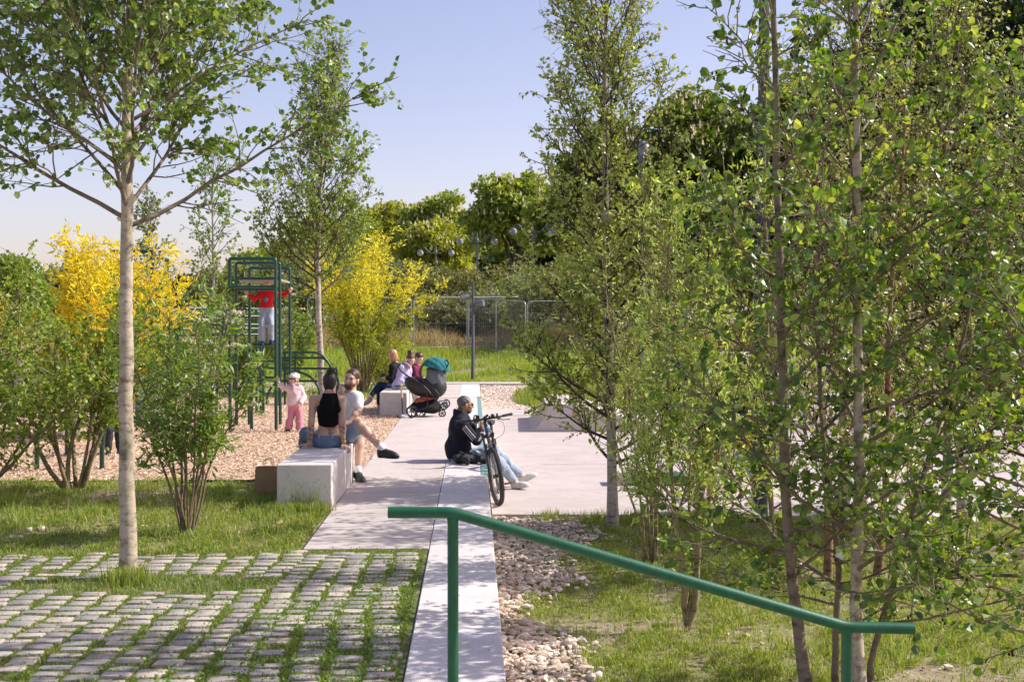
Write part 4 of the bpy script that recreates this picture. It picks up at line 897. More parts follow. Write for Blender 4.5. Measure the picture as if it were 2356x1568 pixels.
tg = MB(); tg.box(at(966, 704, 45.2), (.20, .012, .10), ry=.45, bev=.003); tag(tg.build('fence_tag', simple('white_tag', (.6, .62, .66), .5), smooth=False), 'small white plastic tag on the corner of the fence panel', 'tag')
fence_panel(at(1078, 800, 46.1), at(1209, 800, 43.0), 'wire fence panel swung forward behind the left edge of the birch leaves')
fence_panel(at(708, 800, 45.0), at(946, 800, 45.2), 'wire fence panel hidden mostly behind the yellow shrub')
fence_panel(at(1214, 800, 43.2), at(1440, 800, 43.6), 'wire fence panel behind the birch at the right')

# ---- skate ramps on the plaza and the green box
rp = root('skate_ramp', gnd(1262, 992, LOW), 'pale concrete quarter pipe with a shaded curved side just left of the birch', 'ramp')
a = gnd(1258, 993, LOW); RR = .62; prof = [(2.4, 0), (1.5, .34), (.5, RR-.06), (.0, RR-.06)]+[(-RR*.95*(1-math.cos(q)), RR*(1-math.sin(q))-.06) for q in np.linspace(.1, 1.47, 9)]
prof = prof[:4]+[(x, max(z, .012)) for x, z in prof[4:]]+[(prof[-1][0], 0)]; m_ = len(prof); V = [(a[0]+x, a[1]+k*3.6, LOW+z) for k in (0, 1) for x, z in prof]
MB().raw(V, [list(range(m_)), list(range(m_, 2*m_))[::-1]]+[[i, m_+i, m_+(i+1) % m_, (i+1) % m_] for i in range(m_)]).build('ramp_body', M['plaza'], rp, smooth=False)
for (px0, px1, y, hgt, dd) in ((1835, 2070, 1095, 1.05, 3.2), (2110, 2500, 1080, .9, 3.0)):
    p0, p1 = gnd(px0, y, LOW), gnd(px1, y, LOW); r2 = root('skate_ramp', p0, 'wide concrete skate bank with a shaded face behind the right alder stems' if px0 < 2000 else 'concrete skate bank at the far right edge behind the leaves', 'ramp')
    prof = [(0, 0), (.5, .06), (1.0, .22), (1.5, .5), (1.9, hgt), (2.9, hgt), (2.9, 0)]; m_ = len(prof); V = [(x, p0[1]+q[0], LOW+q[1]) for x in (p0[0], p1[0]) for q in prof]
    MB().raw(V, [list(range(m_)), list(range(m_, 2*m_))[::-1]]+[[i, m_+i, m_+(i+1) % m_, (i+1) % m_] for i in range(m_)]).build('ramp_body', M['plaza'], r2, smooth=False)
    MB().tube([(p0[0], p0[1]+1.9, LOW+hgt+.01), (p1[0], p0[1]+1.9, LOW+hgt+.01)], .03, 8).build('coping', M['galv'], r2)
gb = root('grind_box', gnd(1500, 1118, LOW), 'low dark green grinding box with rounded concrete end on the plaza', 'skate box')
c = gnd(1500, 1118, LOW); MB().box(c+[.12, .2, .075], (.92, .40, .15), bev=.01).build('box_body', simple('green_box', (.02, .12, .075), .6), gb, smooth=False)
mb = MB(); mb.tube([c+[-.46, .0, .09], c+[-.46, .42, .09]], .105, 16); mb.build('rounded_end', M['plaza'], gb)

# ---- pushchair
st = root('pushchair', at(975, 958, 23.5)*[1, 1, 0], 'black pushchair with grey carrier and teal canopy parked beside the far bench', 'pushchair')
SD = 23.6
def Q(x, y, o=0): return at(819.9+x/7.924, 782.2+y/7.924, SD+o)
M['cgrey'] = cloth('carrier_grey', (.13, .14, .16)); M['cteal'] = cloth('canopy_teal', (.03, .17, .19), b=.006); M['cblack'] = cloth('basket_black', (.02, .02, .022))
def wheel(c, r, axis, w, parent, name='wheel', spokes=6):
    axis = nrm(axis); R = frame(axis, [0, 0, 1]); an = np.linspace(0, 6.283, 33)[:-1]; ring = c+(R[:, 0][None]*np.cos(an)[:, None]+R[:, 2][None]*np.sin(an)[:, None])*(r-w*.5)
    o = MB().tube(ring, w*.5, 8, closed=True).build(name, M['rubber'], parent); mb = MB()
    for i in range(spokes):
        a_ = i*6.283/spokes+.3; dv = R[:, 0]*math.cos(a_)+R[:, 2]*math.sin(a_); mb.tube([c, c+dv*(r-w)], [.013, .009], 5)
    mb.tube([c-axis*w*.6, c+axis*w*.6], r*.2, 10); ring2 = c+(ring-c)*.84; mb.tube(ring2, .006, 5, closed=True)
    h = mb.build('rim', M['chrome'] if name != 'wheel' else M['lampgrey'], parent); h.parent = o; return o
wheel(Q(1015, 1295, -.22), .118, (0.15, 1, 0), .028, st); wheel(Q(1170, 1300, .20), .115, (0.15, 1, 0), .028, st)
wheel(Q(1565, 1330, -.10), .078, (0.3, 1, 0), .022, st); wheel(Q(1600, 1200, .22), .078, (.3, 1, 0), .022, st)
for o in (-.26, .26):
    MB().tube(bez([Q(790, 440, o*.9), Q(770, 480, o*.9), Q(810, 560, o), Q(960, 670, o), Q(1110, 740, o), Q(1270, 870, o), Q(1480, 1130, o), Q(1545, 1200, o*.8)], 5), .016, 8).build('frame_tube', M['black'], st)
    MB().tube(bez([Q(1430, 900, o), Q(1520, 1010, o), Q(1440, 1130, o), Q(1250, 1240, o), Q(1050, 1300, o)], 5), .014, 8).build('frame_tube', M['black'], st)
    MB().tube([Q(1290, 960, o), Q(1295, 1200, o)], .010, 6).build('strut', M['black'], st)
MB().tube([Q(790, 440, -.24), Q(790, 440, .24)], .019, 10).build('handle', M['black'], st)
P = [cone(Q(1060, 760), Q(1450, 850), .19, .21, .05), cone(Q(1150, 830), Q(1380, 880), .20, .18, .05), sub(ell(Q(1150, 640), [.26, .17, .15], None, .03))]
sdf_obj('carrier_shell', P, .012, M['black'], st)
P = [ell(Q(1420, 650), [.235, .21, .215], None, .03), ell(Q(1440, 760), [.20, .20, .17], None, .05), sub(ell(Q(1180, 640), [.19, .16, .25], None, .03))]
sdf_obj('seat_cover', P, .011, M['cgrey'], st, folds(.006, 26, 1))
P = [ell(Q(1440, 520), [.275, .235, .225], None, .02), sub(ell(Q(1430, 560), [.255, .215, .205], None, .01)), clip(Q(1400, 500), (-.28, 0, -1), .01), ]
sdf_obj('canopy', P, .010, M['cteal'], st, folds(.005, 34, 2))
MB().tube(bez([Q(1230, 430, -.2), Q(1180, 500, -.22), Q(1160, 620, -.22), Q(1210, 760, -.22)], 5), .022, 8).build('carry_handle', M['black'], st)
MB().tube(bez([Q(1620, 370, -.1), Q(1670, 370, -.1), Q(1680, 430, -.12), Q(1600, 590, -.15)], 5), .014, 8).build('canopy_bar', M['black'], st)
P = [cone(Q(1080, 1210), Q(1420, 1210), .10, .13, .05), ell(Q(1310, 1230), [.24, .22, .10], None, .04)]; sdf_obj('basket', P, .012, M['cblack'], st, folds(.004, 20, 3))
P = [cone(Q(1110, 1120), Q(1210, 1100), .06, .06, .03), cone(Q(1220, 1060, .05), Q(1400, 1030, .05), .075, .07, .03), cone(Q(1350, 1020), Q(1450, 1050), .05, .05, .03)]
o = sdf_obj('basket_bundle', P, .010, cloth('coral_fabric', (.50, .13, .09)), st, folds(.007, 34, 5))
mb = MB(); mb.tube([Q(1500, 1110, -.2), Q(1640, 1110, -.2)], .02, 8); wheel(Q(1640, 1150, -.05), .085, (.4, 1, 0), .016, st); mb.build('axle', M['chrome'], st)
# ---- toy scooter
ks = root('kick_scooter', Q(900, 1420, -.4)*[1, 1, 0], 'small three wheeled scooter with white deck and yellow grip at the far bench corner', 'scooter')
SD = 23.2
mb = MB(); mb.tube([Q(845, 1345), Q(830, 1050)], .012, 8); mb.build('stem', M['black'], ks); mb = MB(); mb.tube([Q(832, 1050), Q(818, 850)], .020, 10); mb.build('upper_stem', simple('champagne_metal', (.50, .44, .34), .4), ks)
MB().tube([Q(700, 840), Q(912, 828)], .012, 8).build('handlebar', M['black'], ks); MB().ball(Q(818, 828), (.035, .03, .025), 10).build('hub_cap', simple('lime_plastic', (.35, .45, .05), .5), ks)
P = [cone(Q(830, 1385), Q(960, 1420), .035, .028, .03), cone(Q(900, 1390, .1), Q(900, 1385, .45), .05, .04, .03), clip(Q(900, 1440), (0, 0, -1))]; sdf_obj('deck', P, .008, simple('white_plastic', (.55, .58, .66), .4), ks)
for x, y, o, rr in ((750, 1410, 0, .058), (1010, 1400, 0, .058)): wheel(Q(x, y, o), rr, (1, .25, 0), .026, ks)
MB().tube([Q(750, 1410), Q(1010, 1400)], .01, 6).build('axle', M['black'], ks)

# ---- bicycle
BD = 15.2; bk = root('bicycle', gnd(1147, 1162, LOW), 'black mountain bike with knobbly front tyre leaning against the wall, front towards us', 'bicycle')
fc = at(1148, 1162, BD); fc[2] = LOW
lean = math.radians(-7.0); ymat = Matrix.Rotation(lean, 3, 'Y')   # tip over towards -x
yaw = .0
BM = np.array(Matrix.Rotation(yaw, 3, 'Z') @ ymat)
def B(x, y, z): return fc+BM@np.array([x, y, z])              # x right, y back (away), z up from the tyre contact of the front wheel
steer = np.array(Matrix.Rotation(math.radians(13), 3, 'Z'))
def S_(x, y, z): v = steer@np.array([x, y, 0]); return B(v[0], v[1], z)
WR = .365
def bwheel(cen, ax_x, ax_y, name):
    an = np.linspace(0, 2*math.pi, 97)[:-1]; up = BM@np.array([0, 0, 1.]); fw = ax_y; ring = cen+(np.cos(an)[:, None]*fw+np.sin(an)[:, None]*up)*(WR-.028)
    w = MB(); w.tube(ring, .027, 10, closed=True)
    for i in range(72):                                        # tread knobs
        a_ = i*6.283/72
        for k, sx in ((0, -.017), (0, .017), (.5, 0), (0, -.026), (0, .026)):
            aa = a_+k*6.283/72; r_ = WR-.002-(abs(sx)/.026)**2*.014; dv = fw*math.cos(aa)+up*math.sin(aa); tv = -fw*math.sin(aa)+up*math.cos(aa)
            w.box(cen+dv*r_+ax_x*sx, (.010, .011, .010), M=np.stack([ax_x, tv, dv], 1))
    o = w.build(name, M['rubber'], bk, smooth=True, flat_angle=40)
    rm = MB(); rm.tube(cen+(ring-cen)*((WR-.058)/(WR-.028)), .011, 8, closed=True); rm.tube([cen-ax_x*.03, cen+ax_x*.03], .025, 12); q = rm.build('rim', M['black'], bk); q.parent = o
    sp = MB()
    for i in range(28):
        a_ = i*6.283/28; dv = fw*math.cos(a_)+up*math.sin(a_); a2 = a_+.25*(1 if i % 4 < 2 else -1); d2 = fw*math.cos(a2)+up*math.sin(a2)
        sp.tube([cen+ax_x*(.028 if i % 2 else -.028)+d2*.022, cen+dv*(WR-.06)], .0013, 4, cap=False)
    q = sp.build('spokes', M['chrome'], bk); q.parent = o
    di = MB(); ring = cen+ax_x*.036+(np.cos(an)[::3, None]*fw+np.sin(an)[::3, None]*up)*.078; di.tube(ring, .0045, 5, closed=True)
    for i in range(6): a_ = i*1.047; di.tube([cen+ax_x*.036, cen+ax_x*.036+(fw*math.cos(a_)+up*math.sin(a_))*.078], .004, 4)
    q = di.build('brake_disc', M['chrome'], bk); q.parent = o
    return o
sx_, sy_ = BM@(steer@np.array([1., 0, 0])), BM@(steer@np.array([0, 1., 0]))
bwheel(B(0, 0, WR), sx_, sy_, 'wheel'); bwheel(B(0, 1.13, WR), BM@np.array([1., 0, 0]), BM@np.array([0, 1., 0]), 'wheel')
M['fork'] = simple('fork_black', (.025, .025, .03), .35, .1, 10, coat=.4); M['frameb'] = simple('frame_paint', (.03, .05, .09), .35, .1, 10, coat=.5)
HT, HB = B(0, .36, 1.02), B(0, .27, .80)                        # head tube
fk = MB()
for sx in (-1, 1):
    fk.tube([S_(sx*.062, .0, WR), S_(sx*.062, .07, WR+.22)]+[S_(sx*.060, .11, WR+.33)], [.018, .021, .022], 10)
    fk.tube([S_(sx*.060, .11, WR+.33), S_(sx*.060, .17, .86)], .015, 8)
fk.tube([S_(-.062, .09, WR+.26), S_(-.05, .085, WR+.40), S_(.05, .085, WR+.40), S_(.062, .09, WR+.26)], .014, 8); fk.tube([S_(-.078, .17, .86), S_(.078, .17, .86)], .024, 10)
for sx in (-1, 1): fk.ball(S_(sx*.068, .165, .885), .022, 8)
fk.build('fork', M['fork'], bk)
fk = MB(); fk.tube([S_(0, .16, .85), S_(0, .24, 1.03)], .026, 12); fk.build('head_tube', M['frameb'], bk)
fk = MB(); fk.box(S_(0, .15, .96), (.032, .01, .05), rx=-.35, ry=lean); fk.build('head_badge', simple('badge_blue', (.03, .22, .55), .4), bk)
BB = B(0, .74, .32)
MB().tube([S_(0, .22, 1.0), B(0, .86, .82)], [.02, .018], 10).build('top_tube', M['frameb'], bk); MB().tube([S_(0, .18, .88), BB], [.024, .022], 10).build('down_tube', M['frameb'], bk)
MB().tube([BB, B(0, .93, .93)], .018, 10).build('seat_tube', M['frameb'], bk)
for sx in (-1, 1): MB().tube([BB, B(sx*.06, 1.13, WR)], .010, 6).build('chain_stay', M['frameb'], bk); MB().tube([B(0, .88, .80), B(sx*.06, 1.13, WR)], .009, 6).build('seat_stay', M['frameb'], bk)
P = [cone(B(0, .86, .955), B(0, 1.06, .965), .028, .055, .03), clip(B(0, .9, .985), (0, 0, 1), .01)]; sdf_obj('saddle', P, .008, M['black'], bk)
hb = MB(); hz = 1.075; hc = S_(0, .17, hz)
hb.tube(bend([S_(-.36, .26, hz+.012), S_(-.14, .185, hz+.0), S_(0, .17, hz), S_(.14, .185, hz+.0), S_(.36, .26, hz+.012)], .04), .0135, 10); hb.build('handlebar', M['black'], bk)
for sx in (-1, 1): MB().tube([S_(sx*.235, .215, hz+.006), S_(sx*.365, .262, hz+.012)], .0175, 12).build('grip', M['rubber'], bk)
MB().tube([S_(0, .235, 1.04), S_(0, .165, hz)], .022, 10).build('stem', M['black'], bk)
for sx in (-1, 1):
    lv_ = MB(); lv_.tube(bez([S_(sx*.17, .17, hz-.01), S_(sx*.20, .14, hz-.035), S_(sx*.31, .175, hz-.045)], 4), .006, 6); lv_.box(S_(sx*.17, .185, hz-.012), (.04, .04, .035), ry=lean, bev=.006); lv_.build('brake_lever', M['black'], bk)
lv_ = MB(); lv_.ball(S_(.09, .15, hz+.03), .027, 10); lv_.ball(S_(.05, .16, hz+.012), .018, 8); lv_.tube([S_(.15, .17, hz+.0), S_(.15, .16, hz+.05)], .012, 8); lv_.tube([S_(-.03, .16, hz+.01), S_(.03, .14, hz+.05)], .016, 8); lv_.tube([S_(-.19, .16, hz-.02), S_(-.14, .15, hz-.06)], .014, 8)
lv_.build('bell_and_lamp', M['black'], bk)
cb = MB(); cb.tube(bez([S_(-.15, .15, hz-.02), S_(-.16, .05, hz-.10), S_(-.09, .05, hz-.22), S_(-.03, .13, hz-.24)], 6), .0025, 5); cb.tube(bez([S_(.10, .13, hz-.02), S_(.20, .02, hz-.06), S_(.19, .03, hz-.20), S_(.06, .12, hz-.27)], 6), .0025, 5); cb.tube(bez([S_(.06, .15, hz-.25), S_(.085, .10, .62), S_(.07, .03, WR+.06)], 5), .0028, 5); cb.build('cable', M['black'], bk)
M['orange'] = simple('pedal_reflector', (.70, .22, .03), .4)
for sx, dy, dz in ((-1, -.02, .165), (1, .02, -.165)):
    e = BB+BM@np.array([sx*.07, dy*2.0, dz]); MB().tube([BB+BM@np.array([sx*.07, 0, 0]), e], [.014, .010], 8).build('crank', M['chrome'], bk)
    pd = MB().box(e+BM@np.array([sx*.06, 0, 0]), (.095, .085, .02), bev=.004, ry=lean).build('pedal', M['black'], bk, smooth=False)
    q = MB().box(e+BM@np.array([sx*.06, -.044, 0]), (.06, .006, .013), ry=lean).build('reflector', M['orange'], bk, smooth=False); q.parent = pd
cr = MB(); an = np.linspace(0, 6.283, 33)[:-1]; up = BM@np.array([0, 0, 1.]); fy = BM@np.array([0, 1., 0]); xx = BM@np.array([1., 0, 0])
cr.tube(BB-xx*.045+(np.cos(an)[:, None]*fy+np.sin(an)[:, None]*up)*.075, .005, 5, closed=True); cr.build('chainring', M['chrome'], bk)
# black jacket bag lying on the cap
tl = MB(); p = at(1932, 1278, 7.22); tl.box(p, (.05, .004, .028), ry=.5, bev=.001); tag(tl.build('tree_tag', simple('white_label', (.75, .75, .72), .5), smooth=False), 'small white plastic label hanging on the stems beside the tall pale alder', 'tag')
P = [cone(at(1052, 1056, 15.75), at(1080, 1050, 15.9), .055, .065, .04), cone(at(1080, 1052, 15.8), at(1116, 1060, 15.7), .06, .04, .04), cone(at(1060, 1046, 15.8), at(1075, 1058, 15.6), .04, .05, .03), cone(at(1095, 1048, 15.9), at(1112, 1054, 15.8), .045, .03, .03), clip([0, 0, .004], (0, 0, -1))]
jk = sdf_obj('backpack', P, .007, cloth('black_nylon', (.03, .032, .038), .55, .3, 20, .01), None, folds(.011, 42, 1.3)); tag(jk, 'crumpled black backpack lying on the wall cap beside the seated man with sunglasses', 'backpack')
# ------------------------------------------------------------------ PEOPLE
def body(label, J, s, hf, hu, skin, hands, vox=.0085, feet=(), wd=1.0, dp=1.0, fat=1.0, base=None, group=None, ink=None, hs=1.0, lfat=1.0, tab=TORSO):
    rt = root('person', base if base is not None else base_of(J), label, 'person', group)
    P, R, p = headprims(J['head'], hf, hu, s*hs, J['neck']+(J['head']-J['neck'])*.05)
    P += torso(J, s, wd=wd, dp=dp, tab=tab)
    for sd in 'LR': P += arm(J, sd, s, fat=fat)+leg(J, sd, s, fat=lfat)
    for sd, (d, u, curl, side) in hands.items(): P += hand(J['wr'+sd], np.array(d, float), np.array(u, float), s*1.02, curl, side)
    for sd in feet: P += foot(J, sd, s)
    af = (lambda V: {'ink': ink(V)}) if ink else (lambda V: {'ink': np.zeros(len(V))})
    sdf_obj('body', P, vox, skin, rt, attrf=af); return rt, R, p
def garment(name, prims, vox, mat, rt, clips=(), fold=None): return sdf_obj(name, prims+[clip(*c) for c in clips], vox, mat, rt, fold)
def hairshell(p, R, s, kind='short'):
    r, f, u = R[:, 0], R[:, 1], R[:, 2]; P = [ell(p(0, -.022, .036), np.array([.084, .096, .090])*s, R, .01)]
    P.append(sub(ell(p(0, .090, -.010), np.array([.066, .055, .062])*s, R, .015)))
    P.append(clip(p(0, -.03, -.050), -u+f*.55, .01)) if kind == 'short' else None
    return [q for q in P if q]
M['denim'] = cloth('light_denim', (.32, .40, .51), b=.005); M['denim_dark'] = cloth('blue_denim', (.14, .20, .30), b=.005); M['navy'] = cloth('navy_jeans', (.018, .032, .085)); M['white'] = cloth('white_cotton', (.86, .84, .86), var=.04)
M['blacktop'] = cloth('black_jersey', (.006, .006, .007), var=.2); M['shoeblack'] = simple('black_shoe', (.022, .022, .024), .45, .5, 40); M['soleblack'] = simple('dark_sole', (.035, .034, .033), .7); M['shoewhite'] = simple('white_shoe', (.68, .66, .63), .6, .1, 20); M['solewhite'] = simple('white_sole', (.62, .58, .54), .6)
M['gold'] = simple('gold_bracelet', (.75, .50, .10), .3, .1, 10, metal=.8)

# --- woman with tattoos, seen from behind, sitting on the near bench
def VX(cx, cy): return 678.5+cx/4.892, 810.5+cy/4.892
W0 = 13.6
j = lambda cx, cy, o=0: at(*VX(cx, cy), W0+o)
J = dict(pel=j(368, 985, .06), neck=j(392, 462, -.03), head=j(398, 335, -.0), shL=j(208, 532, 0), shR=j(525, 532, 0), elL=j(185, 775, -.10), elR=j(532, 770, -.10), wrL=j(168, 1020, -.05), wrR=j(545, 1025, -.02),
         hpL=j(300, 990, .08), hpR=j(440, 990, .08), knL=j(120, 905, .42), knR=j(520, 935, .52), anL=j(95, 1230, .55), anR=j(560, 1300, .80), toL=j(60, 1250, .72), toR=j(570, 1320, 1.0))
J['anL'][2] = .10; J['toL'][2] = .05; J['anR'][2] = .10; J['toR'][2] = .05
J['wrL'][2] = J['wrR'][2] = .436+.045
zs = .436
def inkw(V):
    out = np.zeros(len(V))
    for e, w in (('elL', 'wrL'), ('elR', 'wrR')):
        a, b = J[e], J[w]; ba = b-a; h = ((V-a)@ba)/ba.dot(ba); d = np.linalg.norm(V-a-h[:, None]*ba, axis=1); n = nz(V, 42, 2)+.5*nz(V, 85, 5)
        out = np.maximum(out, ((h > .12) & (h < .98) & (d < .07))*np.clip((n+.05)*1.6, 0, .75))
    c = j(388, 870, -.12); x = (V[:, 0]-c[0]); z = V[:, 2]-c[2]; y = V[:, 1] < J['pel'][1]+.02
    wdt = .018+.75*np.clip(z+.02, 0, .05)+.010*np.sin(z*120); n = nz(V, 90, 3)
    out = np.maximum(out, y*(np.abs(x) < wdt)*(z > -.075)*(z < .055)*np.clip(.55+.5*n, 0, .8))
    return out
rt, R, p = body('woman with black hair bun, black crop top and tattooed forearms seen from behind', J, .93, nrm([.12, 1, -.02]), [0, 0, 1], M['skin'],
    {'L': ((-1, -.15, -.10), (0, 0, 1), .12, -1), 'R': ((.55, -.55, -.40), (.35, -.1, 1), .45, 1)}, .0072, wd=.94, dp=.95, fat=.95, ink=inkw, hs=.98, tab=((0, .185, .135, .10), (.12, .172, .125, .09), (.36, .128, .095, .12), (.62, .150, .108, .13), (.84, .150, .088, .09)))
s = .93
pr = torso(J, s, .008, .3, .9, wd=.90, dp=.95, tab=((.40, .128, .100, .10), (.62, .152, .112, .13), (.80, .140, .095, .09)))
ax_ = nrm(J['neck']-J['pel']); hem = mid(J['pel'], J['neck'], .315)
st1 = [cone(j(345, 470, -.06), j(300, 640, -.09), .030, .04, .02), cone(j(448, 470, -.06), j(478, 640, -.09), .030, .04, .02), cone(j(395, 490, -.085), j(395, 640, -.10), .052, .06, .02), cone(j(340, 462, -.05), j(452, 462, -.05), .022, .022, .02)]
garment('crop_top', pr+st1+[sub(cone(j(212, 470, -.10), j(218, 585, -.09), .060, .058, .01)), sub(cone(j(560, 470, -.10), j(553, 580, -.09), .052, .052, .01))], .007, M['blacktop'], rt, [(hem, -ax_), (j(395, 452, 0), (0, 0, 1))])
pr = torso(J, s, .014, 0, .13, wd=.90, dp=.98, tab=((0, .195, .145, .10), (.12, .178, .130, .07)))+leg(J, 'L', s, .016, 1.35)+leg(J, 'R', s, .016, 1.35)
garment('jeans', pr, .0085, M['denim_dark'], rt, [(mid(J['pel'], J['neck'], .145), ax_), ((0, 0, zs+.001), (0, 0, -1))] if False else [(mid(J['pel'], J['neck'], .145), ax_)], folds(.004, 30, 2))
mb = MB(); wl = mid(J['pel'], J['neck'], .125)
for q in (-.075, .075): mb.box(wl+[q, -.128, -.01], (.012, .012, .045))
mb.box(wl+[0, -.134, -.045], (.004, .006, .10)); mb.build('belt_loops', M['denim'], rt, smooth=False)
shoes(J, 'L', .9, M['shoewhite'], M['solewhite'], rt); shoes(J, 'R', .9, M['shoewhite'], M['solewhite'], rt)
hp = [ell(p(0, -.022, .032), np.array([.083, .096, .088])*s, R, .01), ell(p(0, -.055, -.03), np.array([.066, .05, .06])*s, R, .03), cone(p(-.035, -.06, -.07), p(.035, -.06, -.07), .016, .016, .03),
      ell(j(404, 205, -.02), np.array([.043, .042, .040]), None, .014), ell(j(432, 186, .0), np.array([.022, .022, .022]), None, .012), ell(j(380, 214, -.02), np.array([.026, .025, .022]), None, .012), sub(ell(p(0, .12, -.02), np.array([.07, .06, .09])*s, R, .01))]
sdf_obj('hair', hp, .0065, M['hair_black'], rt, folds(.0028, 62, 1, (1, 1, .25)))
mb = MB(); rng = np.random.default_rng(5)
for i in range(46):
    a = j(405, 212, -.02)+rng.normal(0, .035, 3); mb.tube(twig(rng, a, rng.normal(0, 1, 3)+[0, 0, .5], .07, 4, .35, 0), .0016, 3, cap=False)
for i in range(14):
    a = p(rng.uniform(-.05, .05), -.075, -.075); mb.tube(twig(rng, a, np.array([rng.normal(0, .3), -.2, -1]), .05, 4, .3, 0), .0014, 3, cap=False)
mb.build('loose_hair', M['hair_black'], rt)
bw = J['wrR']+nrm(J['elR']-J['wrR'])*.02; an = np.linspace(0, 6.283, 21)[:-1]; mb = MB()
for k in range(3): mb.tube(np.stack([bw[0]+.032*np.cos(an), bw[1]+.032*np.sin(an), bw[2]+k*.008+.004*np.sin(an+k)], 1), .0035, 5, closed=True)
mb.build('bracelet', M['gold'], rt)

# --- bearded man in a white t-shirt, ankle crossed over the knee
W0 = 14.1
J = dict(pel=j(520, 935, .22), neck=j(622, 470, .02), head=j(640, 300, -.03), shL=j(520, 520, .16), shR=j(700, 505, -.08), elL=j(500, 640, .14), elR=j(712, 655, -.14), wrL=j(505, 455, -.04), wrR=j(600, 790, -.22),
         hpL=j(545, 950, .30), hpR=j(560, 950, .06), knL=j(735, 905, .12), knR=j(715, 800, -.18), anL=j(712, 1330, -.02), anR=j(985, 1080, -.16), toL=j(800, 1425, -.20), toR=j(1185, 1090, -.24))
fd = nrm([-.28, -1, .05]); hu = nrm([.18, 0, 1])
rt, R, p = body('bearded man in white t-shirt and denim shorts, one ankle over his knee', J, 1.0, fd, hu, M['skin_pale'],
    {'L': ((.15, -.25, 1), (-.9, -.4, 0), 1.15, 1), 'R': ((-.95, -.25, -.2), (.0, -.3, 1), .5, 1)}, .0075, wd=.98, fat=.95, feet=(), base=gnd(826, 1107), hs=1.0)
pr = torso(J, 1.0, .014, 0.05, 1)+arm(J, 'L', 1.0, .016, .62)+arm(J, 'R', 1.0, .016, .62)
up_ = nrm(J['neck']-J['pel'])
garment('t_shirt', pr, .0085, M['white'], rt, [(J['neck']+[0, 0, .052], (0, 0, 1))], folds(.0035, 26, 1))
pr = torso(J, 1.0, .02, 0, .12)+leg(J, 'L', 1.0, .028, .86)+leg(J, 'R', 1.0, .034, .80)
garment('denim_shorts', pr, .0085, M['denim'], rt, [], folds(.0045, 30, 4))
pr = [cone(mid(J['knR'], J['anR'], .90), J['anR'], .046, .046, .01)]; garment('sock', pr, .008, M['white'], rt); pr = [cone(mid(J['knL'], J['anL'], .93), J['anL'], .046, .046, .01)]; garment('sock', pr, .008, M['white'], rt)
shoes(J, 'L', 1.08, M['shoeblack'], M['soleblack'], rt); shoes(J, 'R', 1.08, M['shoeblack'], M['soleblack'], rt)
sdf_obj('hair', hairshell(p, R, 1.0)+[], .006, M['hair_brown'], rt, folds(.002, 62, 1))
bp = [ell(p(0, .052, -.082), np.array([.050, .050, .046]), R, .02), ell(p(0, .030, -.055), np.array([.066, .058, .042]), R, .02), sub(ell(p(0, .100, -.056), np.array([.026, .03, .010]), R, .006)), clip(p(0, .09, -.036), R[:, 2], .01)]
sdf_obj('beard', bp, .006, M['beard'], rt, folds(.0015, 62, 2)); eyes(p, R, 1.0, rt, M['hair_brown'])
cg = J['wrL']+np.array([.05, -.06, .10]); mb = MB().tube([cg, cg+[.075, -.03, .05]], .0042, 6); o = mb.build('cigarette', M['white'], rt)

# --- girl with a white helmet and pink clothes
W0 = 20.4
g_ = lambda cx, cy, o=0: at(508.9+cx/3.465, 565.4+cy/3.465, 20.4+o)
J = dict(pel=g_(590, 1270), neck=g_(583, 1112), head=g_(577, 1062, -.0), shL=g_(545, 1135, 0), shR=g_(628, 1135, .02), elL=g_(490, 1128, .0), elR=g_(662, 1200, .02), wrL=g_(456, 1080, -.02), wrR=g_(630, 1252, -.12),
         hpL=g_(568, 1280), hpR=g_(612, 1280), knL=g_(552, 1375, -.02), knR=g_(622, 1375, -.02), anL=g_(535, 1462, 0), anR=g_(622, 1462, 0), toL=g_(508, 1478, -.10), toR=g_(640, 1478, -.12))
s = .60
for k in ('anL', 'anR'): J[k][2] = .055
for k in ('toL', 'toR'): J[k][2] = .03
rt, R, p = body('small girl in a white helmet, pink jacket and pink trousers holding the green tower post', J, s, nrm([-.75, -1, -.06]), [0, 0, 1], M['skin_pale'],
    {'L': ((-.4, 0, 1), (-.6, -.6, .3), .1, 1), 'R': ((-.4, -.5, -.6), (.4, -.6, .4), .6, 1)}, .007, base=g_(585, 1478)*[1, 1, 0], hs=1.30)
M['fleece'] = cloth('pink_fleece', (.74, .54, .56), var=.05, b=.004); M['pinktr'] = cloth('pink_trousers', (.58, .24, .32)); M['helm'] = simple('white_helmet', (.70, .69, .72), .35, .05, 10, coat=.4)
pr = torso(J, s, .028, 0.0, 1)+arm(J, 'L', s, .020, 1.95)+arm(J, 'R', s, .020, 1.95)
garment('jacket', pr+[ell(g_(578, 1235), [.125, .10, .11], None, .03)], .0085, M['fleece'], rt, [(g_(585, 1270), (.05, 0, -1)), (g_(585, 1098), (0, 0, 1))], folds(.004, 34, 2))
pr = torso(J, s, .014, 0, .2)+leg(J, 'L', s, .012, 1.99, .028)+leg(J, 'R', s, .012, 1.99, .028); garment('trousers', pr, .0085, M['pinktr'], rt, [((0, 0, .035), (0, 0, -1))], folds(.0035, 34, 1))
shoes(J, 'L', .62, M['shoeblack'], M['soleblack'], rt); shoes(J, 'R', .62, M['shoewhite'], M['soleblack'], rt); s2 = s*1.3
hp = [ell(p(0, -.02, .055), np.array([.096, .125, .092])*s2, R, .01), cone(p(0, -.08, .05), p(0, -.135, .035), .06*s2, .035*s2, .05), clip(p(0, 0, .022), -R[:, 2]+R[:, 1]*.05, .006)]
for k in (-.05, 0, .05): hp.append(sub(cone(p(k, -.09, .13), p(k, .07, .142), .008, .008, .004)))
